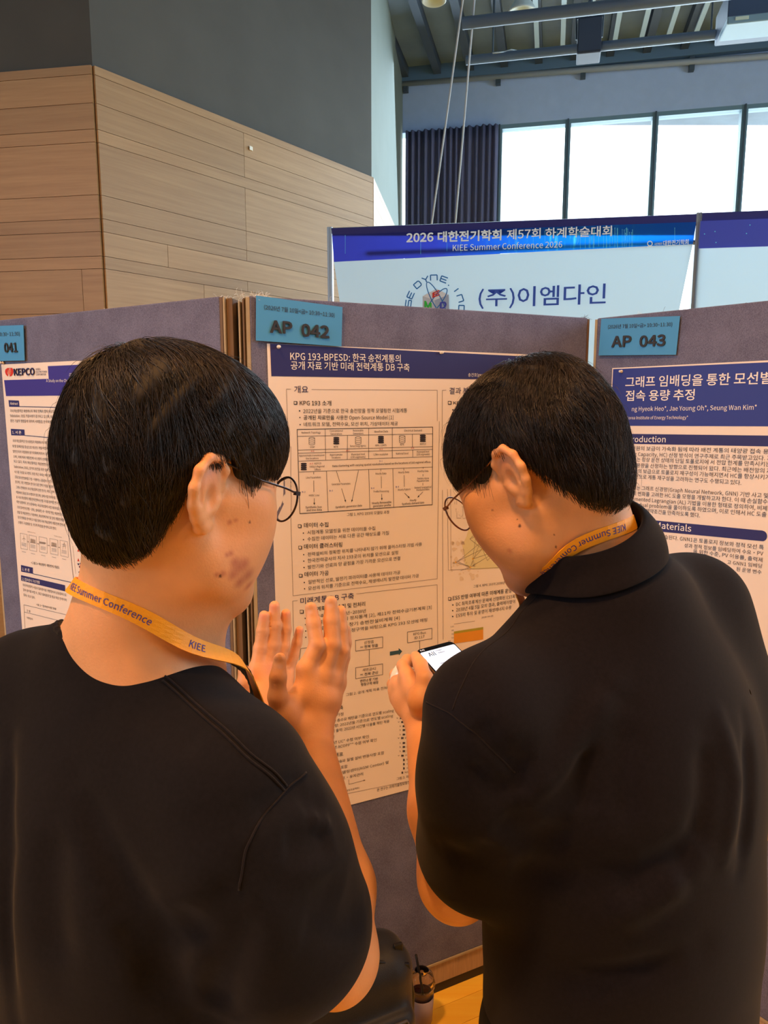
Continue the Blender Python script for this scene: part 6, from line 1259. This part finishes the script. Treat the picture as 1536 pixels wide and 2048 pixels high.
for pts, w, d in [([(1230, 1370), (1180, 1440), (1110, 1540), (1060, 1600)], .014, -.006), ([(1045, 1500), (1035, 1560), (1040, 1600)], .012, .006), ([(950, 1440), (985, 1490), (1030, 1540)], .012, .005), ([(1440, 1430), (1470, 1560), (1450, 1720)], .010, -.005), ([(1490, 1440), (1500, 1600), (1480, 1740)], .012, .005), ([(1410, 1470), (1410, 1600), (1380, 1720)], .014, .005), ([(1210, 1840), (1290, 1800), (1380, 1740)], .02, -.007), ([(1230, 1800), (1310, 1750), (1400, 1680)], .02, .007), ([(1000, 1620), (1060, 1680), (1160, 1700)], .02, .007), ([(1010, 1740), (1130, 1760), (1300, 1720)], .022, .006), ([(960, 1880), (1150, 1960), (1400, 1900)], .02, .006), ([(880, 1700), (950, 1720), (1000, 1690)], .018, .004), ([(930, 1520), (980, 1570), (1020, 1600)], .012, .006), ([(1260, 1420), (1240, 1560), (1260, 1660)], .016, .004), ([(1180, 1480), (1170, 1560), (1180, 1640)], .016, .004)]:
    fold.append(([onf(TS, *p) for p in pts], w, d))
seam = [([onf(TS, *p) for p in [(1080, 1180), (1040, 1220), (985, 1285), (930, 1360), (902, 1425)]], .0018, .0022), ([onf(TS, *p) for p in [(850, 1402), (875, 1415), (902, 1428), (950, 1465), (1000, 1515), (1030, 1545)]], .0022, .0028)]
TS.warp(creases(fold, 1.7))
polo = solid('polo_shirt', TS, (-.08, .42, .80), (.8, 1.25, 1.62), .0032, black_pique, pers2, 3)
bpy.context.view_layer.update()
seams(TS, [[(1075, 1190), (1040, 1225), (985, 1285), (930, 1360), (905, 1420)], [(852, 1404), (875, 1415), (902, 1428), (950, 1465), (1000, 1515), (1030, 1545)]], 'seam', polo, .0009, -.0002)
# turned-down collar: a band from the neck opening falling outwards over the shirt
def collar(name, m, parent, top_c, ax, rt, rows, gap, f_dir, th=.003):
    a = np.cross(ax, f_dir); a /= np.linalg.norm(a); f_ = np.cross(a, ax) * -1
    if f_ @ f_dir < 0: f_ = -f_
    n = 72; vs = []; R_ = len(rows)
    for i in range(n + 1):
        q = math.radians(gap + (360 - 2 * gap) * i / n); d = f_ * math.cos(q) + a * math.sin(q); cback = (1 - math.cos(q)) * .5
        line = [top_c + ax * (h * (1 if h > 0 else 1.7 - .7 * cback)) + d * (rt + o) for h, o in rows]; vs.append(line)
    V = np.array(vs, f32); pr = TS.project(V[:, -1].copy(), .004, 6); V[:, -1] = pr
    for r, mn in ((3, .003), (4, .005), (5, .006)):
        for _ in range(4): q_ = V[:, r].copy(); V[:, r] += TS.grad(q_) * np.maximum(mn - TS.d(q_), 0)[:, None]
        V[1:-1, r] = V[1:-1, r] * .5 + (V[:-2, r] + V[2:, r]) * .25
    nrm = np.zeros_like(V)
    for i in range(n + 1):
        for r in range(R_):
            t1 = V[min(i + 1, n), r] - V[max(i - 1, 0), r]; t2 = V[i, min(r + 1, R_ - 1)] - V[i, max(r - 1, 0)]; k = np.cross(t1, t2); nrm[i, r] = k / max(np.linalg.norm(k), 1e-9)
    b = MB(); allv = [v for l in V for v in l] + [v for l in V - nrm * th for v in l]; N_ = (n + 1) * R_; fs = []
    for i in range(n):
        for r in range(R_ - 1): k = i * R_ + r; fs += [(k, k + 1, k + R_ + 1, k + R_), (N_ + k, N_ + k + R_, N_ + k + R_ + 1, N_ + k + 1)]
        for r in (0, R_ - 1): k = i * R_ + r; fs.append((k, N_ + k, N_ + k + R_, k + R_))
    for i in (0, n):
        for r in range(R_ - 1): k = i * R_ + r; fs.append((k, k + 1, N_ + k + 1, N_ + k))
    o = b.add(allv, fs).build(name, m, None, True); ss = o.modifiers.new('smooth', 'SUBSURF'); ss.levels = 1; ss.render_levels = 2
    if parent is not None: o.parent = parent; o.matrix_parent_inverse = parent.matrix_world.inverted()
    return o
cax = nax
collar('collar', black_pique, polo, N0 + tf * .010 - tr * .002 - tz * .008, cax, .069, [(-.012, -.002), (.022, -.002), (.029, .000), (.028, .004), (.014, .011), (-.004, .020), (-.014, .026)], 22, tf, .002)
TR = Field(); legs(TR, PEL, tr, tf, .100, feetR, .06); TR.add(Ell(PEL - tz * .01, (.163, .13, .15), TM), .06); TR.cut(Half(V3(0, 0, .06), (0, 0, -1)), .006); TR.cut(Half(PEL + tz * .08, (0, 0, 1)), .006)
solid('trousers', TR, (-.05, .4, .0), (.75, 1.2, 1.1), .006, trouser_m, pers2)
for f_ in feetR:
    SH = Field(); f2 = V3(f_); SH.add(Cone(f2 + V3(0, 0, .062), f2 + tf * .16 + V3(0, 0, .042), .054, .043), .02); SH.add(Cone(f2 + V3(0, 0, .045) - tf * .035, f2 + tf * .06 + V3(0, 0, .045), .047, .047), .02); SH.cut(Half(V3(0, 0, 0), (0, 0, -1)), .006); SH.cut(Half(V3(0, 0, .10), (0, 0, 1)), .004)
    solid('shoe', SH, f2 - V3(.3, .2, .2), f2 + V3(.2, .35, .2), .004, shoe_m, pers2)
# hair
HV = Field(); E_ = lambda c, r, k=.03: HV.add(Ell(hR(*c), r, hR.M), k)
E_((0, -.012, .046), (.085, .094, .086)); E_((0, -.052, .022), (.076, .050, .066)); E_((0, -.052, -.030), (.060, .036, .048)); E_((0, .050, .048), (.072, .046, .052)); E_((0, -.01, .079), (.066, .08, .05))
for s in (-1, 1): E_((s * .0655, .033, .004), (.009, .013, .032), .012)
def hairlineR(q):
    return np.interp(q[:, 1], [-.14, -.075, -.06, -.045, -.028, .004, .016, .026, .042, .056, .075, .13], [-.075, -.072, -.064, -.030, .008, .041, .030, -.018, -.016, .022, .022, .026]).astype(f32)
HV.cut(Fn(lambda p: ((lambda q: (hairlineR(q) - q[:, 2]) * .7)(hR.local(p))).astype(f32)), .012)
HU = Field(); HU.ops = [o for o in HV.ops if o[0] == '+']
HC = Field(); HC.ops = list(HV.ops)
HC.warp(lambda p: (lambda q: (.0018 * np.sin(q[:, 0] * 190 + q[:, 2] * 110 + 2.5 * np.sin(q[:, 1] * 70)) + .0016 * np.sin(q[:, 1] * 170 - q[:, 2] * 150 + 2.5 * np.sin(q[:, 0] * 80))).astype(f32))(hR.local(p)))
vs, F = meshed(HC, hR.c - .22, hR.c + .24, .0032); vs = relax(vs, F, 1); whR = (.012, -.05, .135)
P4 = groom(hR, HU, hairlineR, whR, 700, 16, (.005, .012), (.0005, .002), 0, 4, rootmask=burn)
P1 = groom(hR, HU, hairlineR, whR, 13000, 13, (.025, .055), (.001, .008), .15, 8, rootmask=notburn, flow=lambda q: np.stack([.5 * np.sin(q[:, 1] * 60 + q[:, 2] * 40), .4 * np.sin(q[:, 0] * 70), .4 * np.sin(q[:, 0] * 50 + q[:, 1] * 80)], 1).astype(f32))
P2 = groom(hR, HU, hairlineR, whR, 3600, 14, (.010, .022), (.001, .006), 0, 6, rootmask=lambda q: (q[:, 2] < .03) & (q[:, 1] < -.0))
P3 = groom(hR, HU, hairlineR, whR, 260, 15, (.015, .04), (.006, .013), .2, 8)
hair_object('hair', vs, F, [P1, P2, P3, P4], [.00042, .00038, .00026, .00035], pers2)
glasses(hR, gold2, 'bronze-framed round glasses worn by the man looking at his phone')
# lanyard
lp = [B.hit(x, y) for x, y in [(1255, 1050), (1215, 1058), (1170, 1076), (1135, 1095), (1105, 1116)]]; lp = [p for p in lp if p is not None]
frontR = [N0 - tr * .075 + tf * .07 - tz * .03, CH + tf * .135 - tr * .05 + tz * .04, CH + tf * .14 - tr * .01 - tz * .15]; backR = [N0 + tr * .078 + tf * .01 + tz * .02, N0 + tr * .078 + tf * .07 - tz * .03, CH + tf * .135 + tr * .05 + tz * .04, CH + tf * .14 + tr * .01 - tz * .15]
allp = list(reversed(backR)) + lp + frontR
dl = np.r_[0, np.cumsum([np.linalg.norm(np.array(b_) - np.array(a_)) for a_, b_ in zip(allp[:-1], allp[1:])])]; sA = dl[len(backR)]
ribbon([B], allp, .0165, 'lanyard', 'orange lanyard tucked under the black polo collar', [('KIEE Summer Conference', sA + .012, .0105, 1)])
# phone
phone = empty('smartphone', ph(.037, .078), label='dark smartphone with a lit pale screen held by the man in the polo shirt', cat='smartphone')
case = mat('brown_phone_case', srgb(96, 74, 58), .4); scr = mat('lit_phone_screen', (.6, .7, .85), .15, emit=(.62, .76, 1.0), estr=.75); bez = mat('black_bezel', srgb(14, 14, 18), .15); sink = mat('screen_ink', srgb(30, 40, 50), .3)
def rrect(u0, u1, v0, v1, r, n, k=6):
    P = []
    for (cu, cv, a0) in ((u1 - r, v1 - r, 0), (u0 + r, v1 - r, 90), (u0 + r, v0 + r, 180), (u1 - r, v0 + r, 270)):
        for i in range(k + 1): a = math.radians(a0 + 90 * i / k); P.append(ph(cu + r * math.cos(a), cv + r * math.sin(a), n))
    return P
def rslab(u0, u1, v0, v1, r, n0, n1): 
    a, c = rrect(u0, u1, v0, v1, r, n0), rrect(u0, u1, v0, v1, r, n1); k = len(a); return MB().add(a + c, [tuple(range(k)), tuple(range(k, 2 * k))] + [(i, (i + 1) % k, k + (i + 1) % k, k + i) for i in range(k)])
W_, L_p = .0745, .158
keep(rslab(0, W_, 0, L_p, .010, -.0105, -.0005).build('case', case, bevel=.0015), phone); keep(rslab(.0015, W_ - .0015, .0015, L_p - .0015, .009, -.0005, .0002).build('bezel', bez), phone)
s_ = MB().poly(rrect(.0035, W_ - .0035, .0105, L_p - .004, .003, .0005)).build('screen', scr); keep(s_, phone)
def ptext(str_, u, v, h, nm, m, par):
    to = text_mesh(str_, .6); bpy.context.view_layer.update(); me = to.evaluated_get(bpy.context.evaluated_depsgraph_get()).to_mesh(); tb = MB().add([ph(u + v_.co.x * h, v - v_.co.y * h, .0008) for v_ in me.vertices], [tuple(f_.vertices) for f_ in me.polygons]); to.to_mesh_clear(); cdat = to.data; bpy.data.objects.remove(to); bpy.data.curves.remove(cdat); keep(tb.build(nm, m), par)
ptext('All', .014, .024, .0125, 'screen_lettering', sink, phone); ptext('Images', .030, .0165, .0042, 'screen_lettering', sink, phone); ptext('Videos', .032, .0225, .0046, 'screen_lettering', sink, phone); ptext('search results', .020, .046, .0042, 'screen_lettering', sink, phone); ptext('more', .030, .062, .0038, 'screen_lettering', sink, phone); ptext('9:41', .007, .0075, .0045, 'status_lettering', mat('status_white', (.9, .9, .95), .3, emit=(.9, .9, 1), estr=.6), phone)
# small white earbud case held behind the phone
ec = PX(803, 1352, 1.125); eb = MB(); 
ea = V3(.5, .2, 1.0); ea /= np.linalg.norm(ea)
eb.lathe([(0, .023)] + [(.0175 * math.sin(math.pi * (k + .0) / 14) ** .75, .023 * math.cos(math.pi * k / 14)) for k in range(1, 14)] + [(0, -.023)], ec, 24, ax=ea)
o = eb.build('earbud_case', mat('white_gloss_plastic', srgb(240, 232, 220), .2, coat=.4), smooth=True); o.data.transform(Matrix.Translation(-Vector(ec.tolist()))); o.location = ec.tolist(); props(o, 'small white rounded earbud case pinched in the fingers behind the smartphone', 'earbud case')
# ------------------------------------------------------------------ bag and cup by the boards
bagm = mat('black_bag_cloth', srgb(13, 11, 11), .5, noise=.2, nscale=60, bump=.15, bscale=500, sheen=.1); zipm = mat('black_zip', srgb(20, 18, 18), .35); pipm = mat('sheen_bag_piping', srgb(70, 62, 56), .4)  # piping lightened to paint in the sheen along the pocket seam
bd, bn = np.array(P42.d, f32), np.array(P42.n, f32); bz = V3(0, 0, 1); BM = np.stack([bd, bn, bz])
cB = V3(-.088, 1.55, 0)
bp = lambda u, n, z: cB + bd * u + bn * n + bz * z
BF = Field(); BF.add(Box(bp(0, 0, .215), (.16, .085, .215), BM, .07), .02); BF.add(Box(bp(0, .075, .165), (.135, .045, .15), BM, .035), .02)
BF.sub(Cone(bp(-.15, .098, .318), bp(.15, .098, .318), .006, .006), .008); BF.cut(Half(V3(0, 0, 0), (0, 0, -1)), .006)
BF.warp(creases([([bp(-.12, .12, .27), bp(0, .125, .262), bp(.12, .12, .272)], .010, .006), ([bp(-.1, .12, .1), bp(.02, .125, .14), bp(.11, .12, .12)], .02, .006)]))
bagc = empty('backpack', bp(0, 0, 0), label='black backpack with a zipped front pocket standing on the floor under the 042 poster', cat='backpack')
solid('body', BF, bp(0, 0, .2) - .32, bp(0, 0, .2) + .34, .004, bagm, bagc)
arc = [(-.148, .0), (-.15, .30), (-.12, .385), (-.05, .418), (.05, .418), (.12, .385), (.15, .30), (.148, .05)]
keep(MB().tube(BF.project(np.array([bp(u, .05, z) for u, z in arc], f32), .001, 6), .0045, 8).build('zip', zipm, smooth=True), bagc)
pk = [(-.128, .02), (-.13, .26), (-.10, .302), (.10, .302), (.13, .26), (.128, .02)]; keep(MB().tube(BF.project(np.array([bp(u, .122, z) for u, z in pk], f32), .001, 6), .004, 8).build('pocket_piping', pipm, smooth=True), bagc)
hd = [bp(-.05, -.02, .425), bp(-.045, -.02, .455), bp(-.02, -.02, .475), bp(.02, -.02, .475), bp(.045, -.02, .455), bp(.05, -.02, .425)]; keep(MB().tube(hd, .009, 8).build('handle', zipm, smooth=True), bagc)
keep(MB().obox(bp(.118, .035, .415), bd * .012, bn * .005, bz * .018).build('zip_tab', zipm, bevel=.003), bagc)
for s in (-1, 1): keep(MB().tube([bp(s * .06, -.07, .40), bp(s * .09, -.105, .36), bp(s * .1, -.11, .2), bp(s * .11, -.09, .06)], .014, 8).build('shoulder_strap', bagm, smooth=True), bagc)
# iced coffee cup
cc = at_y(842, 2120, 1.78); cc = Vector((cc.x, cc.y, 0.0))
top = at_y(845, 1990, cc.y).z; R0 = .034; clear = mat('clear_plastic', (1, .97, .95), .05, trans=1, ior=1.25, spec=.5); coffee = mat('iced_coffee', srgb(88, 44, 26), .2, trans=.25, ior=1.33); sleeve = mat('grey_violet_sleeve', srgb(150, 136, 150), .6); straw_m = mat('black_straw', srgb(20, 16, 16), .4)
cup = empty('coffee_cup', cc, label='clear plastic cup of iced coffee with a black straw beside the backpack', cat='cup'); zt_ = .138
keep(MB().lathe([(0, .001), (.025, .001), (.027, .006), (R0, zt_), (R0 + .0022, zt_ + .003), (R0 + .0012, zt_ + .003), (R0 - .0012, zt_ - .001), (.0258, .007), (0, .005)], cc, 36).build('cup_wall', clear, smooth=True), cup)
keep(MB().lathe([(0, .0055), (.0252, .0075), (R0 - .0045, .110), (0, .110)], cc, 36).build('drink', coffee, smooth=True), cup)
keep(MB().lathe([(.0292, .03), (.0332, .106), (.0342, .106), (.0302, .03), (.0292, .03)], cc, 36).build('sleeve', sleeve, smooth=True), cup)
keep(MB().lathe([(R0 + .003, zt_ - .003), (R0 + .004, zt_ + .004), (R0 + .001, zt_ + .008), (R0 - .002, zt_ + .026), (R0 - .010, zt_ + .036), (.006, zt_ + .038), (.0052, zt_ + .037), (R0 - .011, zt_ + .0345), (R0 - .0035, zt_ + .025), (R0 - .0006, zt_ + .007), (R0 + .001, zt_ - .003), (R0 + .003, zt_ - .003)], cc, 36).build('dome_lid', clear, smooth=True), cup)
st = at_y(832, 1910, cc.y - .005); keep(MB().tube([cc + Vector((.006, 0, .02)), cc + Vector((.002, 0, .12)), Vector((st.x, st.y, st.z))], .0035, 10).build('straw', straw_m, smooth=True), cup)
for k in range(5):
    a = k * 1.3; keep(MB().obox(cc + Vector((.014 * math.cos(a), .014 * math.sin(a), .104 + .006 * (k % 2))), (.007, .002, 0), (-.002, .007, 0), (0, .001, .007)).build('ice_cube', clear, bevel=.0015), cup)
